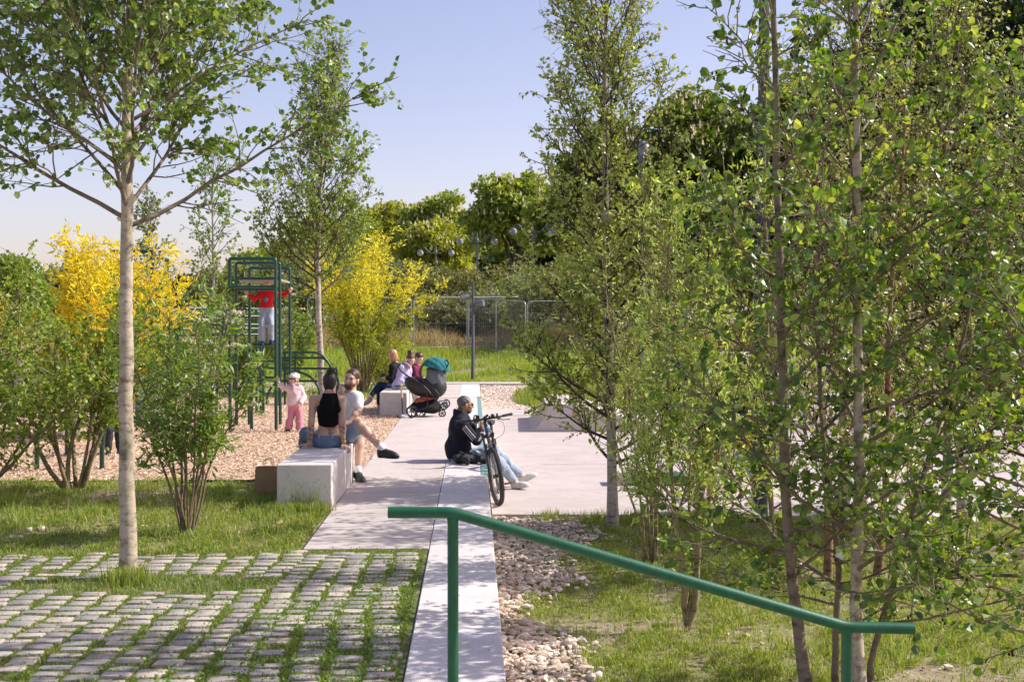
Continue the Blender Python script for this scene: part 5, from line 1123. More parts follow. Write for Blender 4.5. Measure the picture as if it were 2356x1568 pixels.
sdf_obj('helmet', hp, .0055, M['helm'], rt)
for k, l_ in ((-.045, .10), (0, .13), (.045, .10)):
    for q0, q1 in ((-.09, -.03), (.0, .07)):
        e = lambda y, k=k: p(k, y-.02, .055+.0935*math.sqrt(max(0, 1-(k/.096)**2-(y/.125)**2)))
        MB().tube([e(q0), e((q0+q1)/2), e(q1)], [.006, .009, .006], 6).build('vent', M['black'], rt)
MB().tube([p(-.092, .02, .022), p(-.07, .085, .024), p(0, .122, .028), p(.07, .085, .024), p(.092, .02, .022)], .009, 6).build('helmet_rim', M['black'], rt)
mb = MB()
for sx in (-1, 1): mb.tube([p(sx*.080, .03, .03), p(sx*.070, .03, -.06), p(0, .05, -.118)], .0045, 5); mb.tube([p(sx*.080, -.05, .03), p(sx*.074, .02, -.05)], .0045, 5)
mb.build('helmet_strap', M['black'], rt)
sdf_obj('hair', [ell(p(0, -.06, -.04), np.array([.080, .055, .085])*s2, R, .01), cone(p(.03, -.09, -.05), p(.05, -.12, -.14), .035*s2, .02, .02)], .0065, M['hair_blond'], rt, folds(.002, 62, 1, (1, 1, .3))); eyes(p, R, s2, rt)
M['scarf'] = cloth('patterned_scarf', (.38, .30, .32), var=.5, scale=70); garment('scarf', [cone(g_(555, 1108, -.04), g_(612, 1108, -.02), .036, .036, .02), cone(g_(570, 1110, -.08), g_(570, 1140, -.10), .030, .018, .02)], .007, M['scarf'], rt)

# --- child in red on the tower
J = dict(pel=g_(362, 505, 2.55), neck=g_(366, 345, 2.5), head=g_(370, 288, 2.5), shL=g_(330, 375, 2.5), shR=g_(410, 372, 2.5), elL=g_(262, 428, 2.45), elR=g_(490, 395, 2.5), wrL=g_(215, 385, 2.4), wrR=g_(548, 365, 2.45),
         hpL=g_(342, 520, 2.55), hpR=g_(388, 520, 2.55), knL=g_(325, 640, 2.45), knR=g_(396, 630, 2.45), anL=g_(330, 748, 2.5), anR=g_(398, 738, 2.55), toL=g_(318, 775, 2.32), toR=g_(405, 765, 2.37)); s = .73
rt, R, p = body('child in red top and pale jeans standing up on the climbing tower', J, s, nrm([.1, -1, -.1]), [0, 0, 1], M['skin_pale'],
    {'L': ((-.8, 0, .7), (-.2, -1, 0), .5, 1), 'R': ((.4, -.1, .7), (.3, -1, 0), .9, -1)}, .010, hs=1.15, base=g_(360, 775, 2.5))
M['red'] = cloth('red_cotton', (.62, .02, .022)); M['palejean'] = cloth('pale_jeans', (.34, .39, .50))
pr = torso(J, s, .014, 0.1, 1)+arm(J, 'L', s, .012, 1.85)+arm(J, 'R', s, .012, 1.85); garment('red_top', pr, .010, M['red'], rt, [(g_(366, 495, 2.5), (0, 0, -1)), (g_(366, 335, 2.5), (0, 0, 1))], folds(.003, 30, 2))
pr = torso(J, s, .014, 0, .2)+leg(J, 'L', s, .016, 1.97, .018)+leg(J, 'R', s, .016, 1.97, .018); garment('jeans', pr, .010, M['palejean'], rt, [(g_(362, 490, 2.5), (0, 0, 1))], folds(.004, 30, 3))
sdf_obj('hair', [ell(p(0, -.02, .035), np.array([.09, .10, .09])*s*1.15, R, .01), clip(p(0, 0, -.0), -R[:, 2]+R[:, 1]*.6)], .008, M['hair_black'], rt)
shoes(J, 'L', .74, M['navy'], M['soleblack'], rt); shoes(J, 'R', .74, M['navy'], M['soleblack'], rt); eyes(p, R, s*1.15, rt)
mb = MB(); c = g_(356, 425, 2.38); mb.ball(c+[0, 0, .0], (.040, .012, .050), 8); mb.build('chest_print', simple('print_blue', (.05, .18, .45), .7), rt)

# --- man with the bicycle, sitting on the wall cap
b_ = lambda cx, cy, o=0: at(999+cx/5.2, 885.9+cy/5.2, 16.1+o)
J = dict(pel=b_(290, 820, 0), neck=b_(322, 360, 0), head=b_(372, 232, 0), shL=b_(300, 440, .19), shR=b_(318, 445, -.17), elL=b_(480, 610, .20), elR=b_(500, 668, -.16), wrL=b_(470, 450, .10), wrR=b_(572, 512, -.08),
         hpL=b_(300, 855, .10), hpR=b_(300, 855, -.08), knL=b_(665, 800, .20), knR=b_(660, 850, -.02), anL=b_(1040, 1075, .45), anR=b_(950, 1115, .30), toL=b_(1200, 1105, .25), toR=b_(990, 1235, .0))
J['anR'] = gnd(1184, 1108, LOW+.10); J['anL'] = at(1199, 1094, 16.9); J['toR'] = J['anR']+nrm([.21, -.10, .06])*.21; J['toL'] = J['anL']+nrm([.22, -.02, .12])*.22
J['knR'] = at(1131, 1042, 16.15); J['knL'] = at(1136, 1036, 16.45)
rt, R, p = body('greying man in sunglasses and dark track jacket sitting on the wall beside the bicycle', J, 1.0, nrm([1, .28, -.02]), nrm([.06, 0, 1]), M['skin_tan'],
    {'L': ((.7, -.1, .55), (.3, .9, 0), .9, 1), 'R': ((.10, .12, 1), (.35, -1, 0), .75, 1)}, .0075, base=gnd(1184, 1128, LOW), wd=1.0, dp=1.05, fat=1.0)
M['track'] = cloth('dark_track_jacket', (.012, .014, .026), rough=.75, var=.25, b=.006)
pr = torso(J, 1.0, .026, 0, 1, dp=1.12)+arm(J, 'L', 1.0, .018, 1.80)+arm(J, 'R', 1.0, .020, 1.80)+[cone(b_(290, 320), b_(350, 345), .07, .06, .03), ell(b_(285, 720), [.165, .18, .15], None, .05)]
garment('jacket', pr, .008, M['track'], rt, [(b_(330, 318), nrm(J['head']-J['neck'])), ((0, 0, .012), (0, 0, -1))], folds(.0045, 22, 3))
mb = MB(); ea, wa, sa = J['elR'], J['wrR'], J['shR']
for k in (-1, 0, 1):
    off = np.array([0, -.064, .0])+np.array([.018*k, 0, .018*k]); 
    mb.tube([mid(ea, sa, .80)+off+[0, -.010, .0], mid(ea, sa, .45)+off+[0, -.006, 0], mid(ea, sa, .12)+off], .0042, 5)
    off2 = np.array([.016*k+.030, -.060, .0]); mb.tube([mid(ea, wa, .05)+off2, mid(ea, wa, .4)+off2+[0, .008, 0], mid(ea, wa, .74)+off2+[0, .012, 0]], .0042, 5)
mb.build('sleeve_stripes', M['white'], rt)
pr = torso(J, 1.0, .018, 0, .1)+leg(J, 'L', 1.0, .016, 1.86, .010)+leg(J, 'R', 1.0, .016, 1.86, .010); garment('jeans', pr, .008, M['denim'], rt, [(b_(300, 800), (-.2, 0, 1))], folds(.0045, 34, 1))
shoes(J, 'L', 1.08, M['shoewhite'], M['solewhite'], rt); shoes(J, 'R', 1.08, M['shoewhite'], M['solewhite'], rt)
sdf_obj('hair', [ell(p(0, -.020, .034), np.array([.0785, .0945, .0865]), R, .01), cone(p(-.03, -.07, -.06), p(.03, -.07, -.06), .03, .03, .03), sub(ell(p(0, .105, -.015), np.array([.09, .062, .078]), R, .015)), clip(p(0, -.03, -.075), -R[:, 2]+R[:, 1]*.25, .01)], .006, M['hair_grey'], rt, folds(.002, 62, 1))
eyes(p, R, 1.0, rt, M['hair_grey']); sdf_obj('stubble', [ell(p(0, .034, -.072), np.array([.057, .056, .052]), R, .02), clip(p(0, .09, -.050), R[:, 2], .01), sub(ell(p(0, .10, -.05), [.03, .02, .012], R, .004))], .006, skinmat('stubble_skin', (.20, .13, .10)), rt)
mb = MB()
for sx in (-1, 1): mb.ball(p(sx*.034, .094, .002), np.array([.026, .007, .018]), 10, R)
mb.tube([p(-.06, .09, .008), p(0, .104, .008), p(.06, .09, .008)], .003, 5)
for sx in (-1, 1): mb.tube([p(sx*.062, .088, .008), p(sx*.080, .04, .004), p(sx*.082, -.01, -.004)], .003, 5)
mb.build('sunglasses', M['glass_dark'], rt)
ph = MB(); c = b_(520, 388, -.02); ph.box(c, (.014, .14, .075), ry=-.25, rz=.35, bev=.006); o = ph.build('phone', M['black'], smooth=False); tag(o, 'dark phone held sideways in the hands of the man by the bicycle', 'phone')

# --- three women on the far bench
q_ = lambda cx, cy, o=0: at(819.9+cx/7.924, 782.2+cy/7.924, 24.9+o)
s = .97
J = dict(pel=q_(700, 850, .5), neck=q_(700, 430, .42), head=q_(655, 275, .38), shL=q_(655, 480, .25), shR=q_(740, 470, .60), elL=q_(640, 700, .22), elR=q_(690, 700, .6), wrL=q_(545, 690, .2), wrR=q_(520, 680, .5),
         hpL=q_(670, 860, .38), hpR=q_(690, 860, .6), knL=q_(430, 815, .25), knR=q_(425, 850, .55), anL=q_(240, 1040, .1), anR=q_(410, 1230, .5), toL=q_(115, 1120, -.02), toR=q_(335, 1340, .4))
rt, R, p = body('blond woman in black cardigan and navy jeans, leftmost on the far bench', J, s, nrm([-1, -.25, -.35]), nrm([-.25, 0, 1]), M['skin'], {'L': ((-.9, 0, .1), (0, -.4, 1), .8, 1), 'R': ((-.9, 0, .1), (0, .4, 1), .8, -1)}, .010, fat=.9)
pr = torso(J, s, .016, 0, 1)+arm(J, 'L', s, .014, 1.8)+arm(J, 'R', s, .014, 1.8); garment('cardigan', pr, .010, cloth('black_knit', (.018, .018, .024)), rt, [(q_(690, 400, .4), nrm([0, 0, 1]))], folds(.004, 24, 2))
pr = torso(J, s, .014, 0, .1)+leg(J, 'L', s, .010, 1.8, 0, .95)+leg(J, 'R', s, .010, 1.8, 0, .95); garment('jeans', pr, .010, M['navy'], rt, [], folds(.003, 30, 2))
M['shoegrey'] = simple('grey_shoe', (.36, .33, .33), .7); shoes(J, 'L', 1.0, M['shoegrey'], M['solewhite'], rt, vox=.01); shoes(J, 'R', 1.0, M['shoegrey'], M['solewhite'], rt, vox=.01)
sdf_obj('hair', [ell(p(0, -.025, .03), np.array([.092, .10, .095])*s, R, .01), ell(p(.06, -.01, -.06), np.array([.03, .055, .09])*s, R, .03), ell(p(-.06, -.01, -.06), np.array([.03, .055, .09])*s, R, .03), ell(p(0, -.07, -.06), np.array([.07, .04, .085])*s, R, .03), sub(ell(p(0, .11, -.03), np.array([.055, .06, .08])*s, R, .01))], .008, M['hair_blond'], rt, folds(.002, 62, 1, (1, 1, .2))); eyes(p, R, s, rt)
o = MB().box(q_(480, 640, .3), (.085, .03, .10), rx=.5, ry=.4, bev=.01).build('phone', simple('dark_green_case', (.02, .06, .06), .5), smooth=False); tag(o, 'dark green phone case in the hands of the blond woman on the far bench', 'phone')
J = dict(pel=q_(780, 880, -.05), neck=q_(915, 470, -.05), head=q_(990, 355, -.1), shL=q_(840, 520, -.20), shR=q_(900, 510, .12), elL=q_(790, 740, -.28), elR=q_(960, 720, .15), wrL=q_(900, 790, -.30), wrR=q_(1040, 760, .0),
         hpL=q_(790, 900, -.15), hpR=q_(800, 900, .06), knL=q_(1060, 880, -.10), knR=q_(1110, 870, .15), anL=q_(1130, 1250, -.05), anR=q_(1200, 1330, .2), toL=q_(1230, 1330, -.18), toR=q_(1290, 1360, .1))
rt, R, p = body('woman with a brown bun, glasses and a lilac shirt bending over beside the pushchair', J, s, nrm([.75, -.75, -.45]), nrm([.35, 0, 1]), M['skin_pale'], {'L': ((.9, 0, -.1), (0, -.4, 1), .7, -1), 'R': ((.9, 0, -.2), (0, .4, 1), .7, 1)}, .010, fat=.95)
M['lilac'] = cloth('lilac_shirt', (.50, .47, .66), var=.15, scale=30, b=.007); pr = torso(J, s, .030, 0, 1)+arm(J, 'L', s, .022, 1.85)+arm(J, 'R', s, .022, 1.85); garment('shirt', pr, .010, M['lilac'], rt, [(q_(930, 440, -.05), nrm([.35, 0, 1]))], folds(.007, 22, 2))
pr = torso(J, s, .022, 0, .1)+leg(J, 'L', s, .020, 1.85, .01)+leg(J, 'R', s, .020, 1.85, .01); garment('trousers', pr, .010, cloth('grey_trousers', (.36, .33, .30)), rt, [], folds(.004, 24, 3))
shoes(J, 'L', 1.0, M['shoewhite'], M['solewhite'], rt, vox=.01); shoes(J, 'R', 1.0, M['shoewhite'], M['solewhite'], rt, vox=.01)
garment('scarf', [cone(q_(880, 430, -.15), q_(950, 480, -.22), .06, .05, .03), cone(q_(900, 400, .08), q_(960, 470, .0), .05, .05, .03)], .010, M['scarf'], rt, (), folds(.005, 40, 1))
sdf_obj('hair', hairshell(p, R, s*1.03, 'long')+[clip(p(0, 0, -.07), -R[:, 2]), ell(q_(985, 225, -.06), [.062, .058, .058], None, .02)], .008, M['hair_brown'], rt, folds(.003, 62, 1)); eyes(p, R, s, rt)
gl = MB()
for sx in (-1, 1):
    an = np.linspace(0, 6.283, 17)[:-1]; gl.tube(np.array([p(sx*.032+.024*math.cos(a), .100, .002+.020*math.sin(a)) for a in an]), .0025, 4, closed=True)
gl.tube([p(-.06, .095, .004), p(-.08, .0, .0)], .002, 4); gl.tube([p(.06, .095, .004), p(.08, .0, .0)], .002, 4); gl.build('glasses', M['chrome'], rt)
J = dict(pel=q_(1010, 860, 1.0), neck=q_(1090, 460, .95), head=q_(1140, 325, .9), shL=q_(1050, 520, .75), shR=q_(1100, 510, 1.12), elL=q_(1080, 690, .72), elR=q_(1130, 690, 1.1), wrL=q_(1200, 700, .7), wrR=q_(1230, 690, .95),
         hpL=q_(1010, 890, .9), hpR=q_(1020, 890, 1.1), knL=q_(1240, 860, .9), knR=q_(1250, 860, 1.2), anL=q_(1260, 1230, .9), anR=q_(1270, 1220, 1.2), toL=q_(1360, 1300, .85), toR=q_(1370, 1280, 1.15))
rt, R, p = body('dark haired woman in a burgundy top half hidden behind the lilac shirt and the pushchair', J, s, nrm([.8, -.5, -.6]), nrm([.45, 0, 1]), M['skin_pale'], {'L': ((.9, 0, .0), (0, -.4, 1), .7, -1), 'R': ((.9, 0, .0), (0, .4, 1), .7, 1)}, .012, fat=.95)
pr = torso(J, s, .022, 0, 1)+arm(J, 'L', s, .02, 1.85)+arm(J, 'R', s, .02, 1.85); garment('top', pr, .012, cloth('burgundy_knit', (.17, .03, .07)), rt, [(q_(1100, 440, 1), nrm([.3, 0, 1]))], folds(.005, 24, 2))
pr = torso(J, s, .02, 0, .1)+leg(J, 'L', s, .018, 1.9)+leg(J, 'R', s, .018, 1.9); garment('trousers', pr, .012, cloth('patterned_trousers', (.28, .12, .10), var=.6, scale=30), rt, [], folds(.004, 24, 3))
sdf_obj('hair', hairshell(p, R, s*1.03, 'long')+[clip(p(0, 0, -.09), -R[:, 2])], .010, M['hair_brown'], rt, folds(.003, 62, 1)); eyes(p, R, s, rt)
shoes(J, 'L', 1.0, M['shoegrey'], M['solewhite'], rt, vox=.012); shoes(J, 'R', 1.0, M['shoegrey'], M['solewhite'], rt, vox=.012)

# --- figures seen in glimpses between the leaves
def standing(label, px, py, z0, hgt, rz, top, bottom, hair, skin='skin_pale', bend_=0.0, shorts=False, armup=.2, d=None, hat=None):
    b = gnd(px, py, z0) if d is None else np.append(at(px, py, d)[:2], z0); s = hgt/1.74; c, sn = math.cos(rz), math.sin(rz)
    def w(x, y, z): return b+np.array([x*c-y*sn, x*sn+y*c, z])*hgt
    bd = bend_; J = dict(pel=w(0, .0, .53), neck=w(0, -.30*bd-.0, .835-.10*bd), head=w(0, -.36*bd-.01, .925-.13*bd), shL=w(-.105, -.27*bd, .80-.09*bd), shR=w(.105, -.27*bd, .80-.09*bd), elL=w(-.15, -.30*bd-.04, .63), elR=w(.15, -.30*bd-.06, .63), wrL=w(-.14, -.16-.3*bd, .52+armup*.3), wrR=w(.14, -.20-.3*bd, .52+armup*.5),
        hpL=w(-.05, 0, .52), hpR=w(.05, 0, .52), knL=w(-.06, -.05, .285), knR=w(.065, .01, .285), anL=w(-.065, .0, .048), anR=w(.07, .07, .048), toL=w(-.075, -.11, .022), toR=w(.08, -.04, .022))
    f = nrm(w(0, -1, 0)-w(0, 0, 0)); hs = 1.0+max(0, (1.4-hgt))*.45
    rt, R, p = body(label, J, s, f+np.array([0, 0, -.3*bd]), [0, 0, 1], M[skin], {'L': (f, [0, 0, 1], .5, 1), 'R': (f, [0, 0, 1], .5, -1)}, .013, base=b, hs=hs)
    garment('top', torso(J, s, .018, .05, 1)+arm(J, 'L', s, .018, .7)+arm(J, 'R', s, .018, .7), .013, top, rt, (), folds(.004, 22, 1))
    garment('shorts' if shorts else 'trousers', torso(J, s, .018, 0, .15)+leg(J, 'L', s, .024, .95 if shorts else 1.9)+leg(J, 'R', s, .024, .95 if shorts else 1.9), .013, bottom, rt, (), folds(.004, 22, 2))
    sdf_obj('hair', hairshell(p, R, s*hs*1.03), .010, hair, rt); eyes(p, R, s*hs, rt); shoes(J, 'L', s*1.05, M['shoeblack'], M['solewhite'], rt, vox=.012); shoes(J, 'R', s*1.05, M['shoeblack'], M['solewhite'], rt, vox=.012)
    if hat: sdf_obj('hat', [ell(p(0, -.02, .06), np.array([.095, .11, .075])*s*hs, R, .01)], .010, hat, rt)
    return rt
M['redp'] = cloth('red_shorts', (.50, .01, .03)); M['bluey'] = cloth('blue_yellow_shorts', (.06, .20, .55), var=.6, scale=12)
standing('child in red shorts and a red top on the plaza behind the willow stems', 1622, 1178, LOW, 1.25, .3, M['redp'], M['redp'], M['hair_brown'], shorts=True, bend_=.6)
standing('child in red top and blue shorts beside the thick dark lamp pole', 1716, 1146, LOW, 1.08, -.6, M['red'], M['bluey'], M['hair_blond'], shorts=True)
standing('child in blue jeans and a red top behind the trunk of the left alder', 328, 975, 0, 1.15, .5, M['red'], M['denim_dark'], M['hair_brown'], d=21.5)
standing('barefoot child in dark clothes crouching by the bent green post', 262, 1020, 0, 1.15, .4, cloth('charcoal_cotton', (.04, .04, .05)), cloth('charcoal_trousers', (.05, .05, .06)), M['hair_brown'], d=17.0, bend_=.7)
standing('toddler in pale pink with a white cap half hidden by the elder bush', 425, 960, 0, .85, -.3, M['fleece'], M['pinktr'], M['hair_blond'], d=22.5, hat=M['white'])
standing('child in pink and white behind the arched ladder', 482, 900, 0, 1.0, .2, M['fleece'], M['white'], M['hair_brown'], d=26.5)
# ------------------------------------------------------------------ TREES AND SHRUBS
def tp(pts): return [at(x, y, d) for x, y, d in pts]
TS = 1.0
# big alder on the left
b0 = gnd(295, 1338, -.04)
tr = [b0]+[at(x, y, 8.78+o) for x, y, o in ((293, 1200, 0), (291, 1000, .0), (290, 800, .02), (291, 600, .02), (292, 450, 0), (289, 320, 0), (296, 180, .05), (297, 60, .05), (303, -80, .1), (306, -330, .12), (300, -520, .12))]
tree('alder_tree', 'tall alder with pale trunk and round leaves growing out of the cobbles', 'tree', 'young park trees', tr, (.064, .016), 21, M['bark_left'], M['lf_left'], 'round', .050, nb=46, f0=.400, f1=.97, blen=(1.95, .8), el=(.52, 1.05), sub=26, slen=.60, nleaf=19, up=.055, droop=.25, sub2=2, brf=.40, wob=.07, twigmat=M['bark_right'], tmin=.004, flat=.3, clumpy=.8)
# small tree by the playground
b1 = at(744, 905, 27.2); b1[2] = 0
tr = [b1]+[at(x, y, 27.2) for x, y in ((738, 850), (735, 760), (731, 650), (733, 560), (738, 450), (742, 340), (748, 230), (755, 120))]
tree('birch_tree', 'slender leafy birch behind the seated couple, its trunk rising above the woman', 'tree', 'young park trees', tr, (.085, .012), 5, M['bark_birch'], M['lf_mid'], 'birch', .095, nb=64, f0=.34, f1=.97, blen=(2.2, .7), el=(.45, 1.1), sub=16, slen=.75, nleaf=15, ltaper=.72, up=.10, sub2=2, droop=.35, wob=.08, tmin=.006, twigmat=M['twig_dark'])
# thin birch far left behind the playground
b2 = at(493, 860, 38); b2[2] = 0; tr = [b2]+[at(x, y, 38) for x, y in ((492, 700), (490, 560), (489, 430), (492, 330))]
tree('birch_tree', 'thin sparse birch left of the climbing tower against the sky', 'tree', 'young park trees', tr, (.07, .01), 8, M['bark_birch'], M['lf_mid'], 'birch', .10, nb=34, f0=.25, f1=.98, blen=(1.3, .3), el=(.4, 1.1), sub=9, slen=.6, nleaf=8, up=.08, sub2=1, tmin=.007, twigmat=M['twig_dark'])
b2 = at(335, 860, 40); b2[2] = 0; tr = [b2]+[at(x, y, 40) for x, y in ((336, 700), (340, 560), (345, 470))]
tree('birch_tree', 'small dull green tree behind the yellow shrub left of centre', 'tree', 'young park trees', tr, (.07, .01), 18, M['bark_birch'], M['lf_grey'], 'birch', .12, nb=26, f0=.25, f1=.98, blen=(1.4, .5), el=(.4, 1.1), sub=9, slen=.7, nleaf=8, up=.08, sub2=1, tmin=.007, twigmat=M['twig_dark'])
# birch right of centre
b3 = gnd(1409, 1213, LOW-.02)
tr = [b3]+[at(x, y, 13.6) for x, y in ((1409, 1120), (1406, 980), (1400, 800), (1396, 650), (1393, 480), (1390, 330), (1392, 180), (1394, 60), (1400, -90), (1404, -260))]
tree('birch_tree', 'white trunked birch at the plaza edge, first tree right of the bicycle', 'tree', 'young park trees', tr, (.062, .012), 33, M['bark_birch'], M['lf_birch'], 'birch', .050, nb=84, f0=.13, f1=.97, blen=(1.35, 1.25), el=(.28, 1.1), sub=18, slen=.50, nleaf=30, ltaper=.86, flat=.15, up=.10, droop=.6, sub2=2, wob=.07, tmin=.0035, twigmat=M['twig_dark'])
# birches farther right
for i, (x, y, d, hgt, bl, sd, dn, lab) in enumerate(((2178, 1205, 13.8, 5.7, 1.6, 41, 1.25, 'glossy leaved birch at the far right, left one of a close pair'), (2215, 1200, 14.3, 6.1, 1.7, 42, 1.0, 'glossy leaved birch at the far right, right one of a close pair'), (1940, 1180, 13.6, 8.0, 1.7, 44, 1.25, 'glossy leaved birch between the two pale alder trunks'), (2420, 1210, 13.0, 5.2, 1.6, 46, 1.0, 'birch reaching in from beyond the right edge'))):
    b = gnd(x, y, LOW-.02) if d is None else at(x, y, d); b[2] = LOW-.02; rr = np.random.default_rng(sd)
    tr = [b+[rr.normal(0, .04)*k, 0, hgt*k/6] for k in range(7)]
    tree('birch_tree', lab, 'tree', 'young park trees', tr, (.065, .012), sd, M['bark_birch'], M['lf_birch2'], 'birch', .050, nb=int(62*dn), f0=.12, f1=.97, blen=(bl, .5), el=(.25, 1.0), sub=16, slen=.55, nleaf=18, up=.07, ltaper=.3, flat=.08, droop=.6, sub2=2, wob=.08, tmin=.0035, twigmat=M['twig_dark'])
# orange barked stems
for i, (x0, y0, x1, d, sd, lab) in enumerate(((1905, 1330, 1868, 10.8, 51, 'orange barked young birch left of the tall pale alder trunk'), (2020, 1320, 2080, 11.2, 52, 'orange barked young birch leaning right behind the tall alder trunk'))):
    b = gnd(x0, y0, LOW-.02); d = b[1]; tr = [b]+[at(x0+(x1-x0)*k+8*math.sin(k*9), y0-k*1100, d) for k in (.15, .35, .6, .8, 1.0)]
    tree('birch_tree', lab, 'tree', 'young park trees', tr, (.040, .010), sd, M['bark_red'], M['lf_birch2'], 'birch', .045, nb=34, f0=.18, f1=.97, blen=(1.0, .5), el=(.3, 1.0), sub=13, slen=.42, nleaf=12, up=.07, droop=.5, sub2=1, wob=.08, twigmat=M['bark_red'])
# foreground alders on the right
d = 7.35
tr = [at(1868, 1640, 7.2), at(1845, 1510, d), at(1826, 1400, d), at(1812, 1200, d), at(1803, 1000, d), at(1800, 850, d), at(1794, 600, d), at(1788, 380, d), at(1784, 180, d), at(1778, 0, d), at(1775, -250, d)]; tr[0][2] = LOW-.05
tree('alder_tree', 'front alder with a dark leaning trunk right of the multi stemmed willow', 'tree', 'young park trees', tr, (.040, .014), 61, M['bark_right'], M['lf_right'], 'round', .055, nb=25, f0=.22, f1=.93, blen=(1.05, .6), el=(.25, .8), sub=12, slen=.40, nleaf=8, up=.05, droop=.2, sub2=1, cones=.30, brf=.4, twigmat=M['bark_right'], flat=.08)
d = 7.3
tr = [at(1985, 1640, 7.2), at(1972, 1500, d), at(1966, 1350, d), at(1976, 1150, d), at(1978, 950, d), at(1972, 750, d), at(1970, 550, d), at(1972, 350, d), at(1970, 150, d), at(1968, 0, d), at(1960, -260, d)]; tr[0][2] = LOW-.05
tree('alder_tree', 'front alder with a straight pale grey trunk behind the right end of the handrail', 'tree', 'young park trees', tr, (.042, .016), 62, M['bark_left'], M['lf_right'], 'round', .052, nb=34, f0=.16, f1=.93, blen=(1.55, .8), el=(.22, .75), sub=14, slen=.42, nleaf=9, up=.05, droop=.2, sub2=1, cones=.15, brf=.4, twigmat=M['bark_right'], flat=.08)
d = 7.5
tr = [[at(1925, 1650, d), at(1918, 1500, d), at(1932, 1320, d), at(1915, 1180, d), at(1890, 1000, d), at(1880, 700, d), at(1890, 420, d)], [at(1992, 1650, d), at(2010, 1500, d), at(2060, 1320, d), at(2110, 1150, d), at(2180, 900, d), at(2260, 600, d), at(2330, 300, d)]]
for t_ in tr: t_[0][2] = LOW-.05
tree('alder_tree', 'front alder with two thin diverging stems at the foot of the handrail', 'tree', 'young park trees', tr, (.024, .008), 63, M['bark_right'], M['lf_right'], 'round', .052, nb=17, f0=.2, f1=.97, blen=(1.1, .6), el=(.2, .8), sub=12, slen=.42, nleaf=9, up=.05, droop=.2, sub2=1, cones=.2, brf=.5, twigmat=M['bark_right'], flat=.2)
d = 6.6
tr = [at(2560, 1700, d), at(2540, 1400, d), at(2520, 1000, d), at(2530, 600, d), at(2510, 200, d)]; tr[0][2] = LOW-.05
tree('alder_tree', 'alder whose branches reach in from beyond the right edge near the handrail end', 'tree', 'young park trees', tr, (.04, .015), 64, M['bark_right'], M['lf_right'], 'round', .052, nb=28, f0=.15, f1=.97, blen=(1.45, .8), el=(.15, .7), sub=12, slen=.42, nleaf=8, up=.04, droop=.2, sub2=1, cones=.1, brf=.4, twigmat=M['bark_right'], flat=.2, azb=(3.1, .9))
# thin alder stem just left of the lamp pole
tr = [gnd(1790, 1300, LOW-.02)]; d2 = tr[0][1]; tr += [at(x, y, d2) for x, y in ((1772, 1150), (1768, 900), (1764, 640), (1758, 380), (1765, 120))]
tree('alder_tree', 'thin alder stem standing in front of the thick dark lamp pole', 'tree', 'young park trees', tr, (.030, .008), 65, M['bark_olive'], M['lf_right'], 'round', .050, nb=24, f0=.15, f1=.97, blen=(1.0, .5), el=(.25, .9), sub=11, slen=.4, nleaf=8, up=.05, droop=.2, sub2=1, cones=.15, twigmat=M['bark_right'], flat=.2)
# multi stem willow
b = gnd(1578, 1448, LOW-.03); d = b[1]
tr = [[b, at(1602, 1390, d), at(1606, 1250, d), at(1612, 1150, d), at(1640, 950, d), at(1668, 700, d), at(1690, 470, d)], [b, at(1576, 1370, d), at(1560, 1240, d), at(1545, 1120, d), at(1540, 900, d+.1), at(1530, 700, d+.1), at(1545, 480, d)],
      [b+[.02, 0, .1], at(1592, 1330, d), at(1585, 1150, d+.05), at(1590, 950, d+.1), at(1600, 650, d+.1)]]
tree('willow_tree', 'multi stemmed willow with narrow silvery leaves below the middle of the handrail', 'tree', None, tr, [(.030, .007), (.026, .006), (.016, .004)], 71, M['bark_olive'], M['lf_willow'], 'long', .058, nb=22, f0=.33, f1=.97, blen=(.9, .5), el=(.5, 1.1), sub=13, slen=.36, nleaf=13, up=.10, droop=.1, sub2=1, brf=.45, twigmat=M['bark_olive'])
shrub('willow_shrub', 'bushy grey green willow shrub behind the multi stemmed willow', 'shrub', None, gnd(1500, 1290, LOW-.02), 3.1, 1.5, 72, M['bark_olive'], M['lf_willow'], 'long', .055, 11, 20, .45, 13, .40, .014, .40, sub2=1, up=.08)
# left shrubs
shrub('maple_shrub', 'hedge maple shrub on two olive trunks at the left edge of the lawn', 'shrub', None, gnd(170, 1127, -.02), 2.25, 1.9, 81, M['bark_olive'], M['lf_maple'], 'round', .046, 9, 26, .52, 24, .42, .030, .30, sub2=2, up=.02, lean=(-.12, 0))
shrub('maple_shrub', 'hedge maple shrub whose boughs hang in from the left edge', 'shrub', None, at(-60, 1130, 13.0)*[1, 1, 0]-[0, 0, .02], 2.5, 2.1, 84, M['bark_olive'], M['lf_maple'], 'round', .046, 10, 26, .6, 26, .6, .022, .18, sub2=2, up=.0)
shrub('elder_shrub', 'elder bush with cream flower heads between the alder trunk and the near bench', 'shrub', None, gnd(430, 1232, -.02), 2.0, .95, 82, M['bark_twig'], M['lf_elder'], 'long', .080, 11, 20, .33, 20, .40, .014, .34, flowers=(22, .062, M['elderflower']), up=.03, droop=.3, sub2=1)
shrub('yellow_shrub', 'golden yellow leaved shrub behind the trunk of the left alder', 'shrub', 'yellow leaved shrubs', at(235, 1000, 19.5)*[1, 1, 0], 2.95, 2.2, 83, M['bark_twig'], (M['lf_yelgreen'], M['lf_golden'], .40), 'long', .115, 20, 30, .58, 30, .42, .020, .28, sub2=1, up=.06)
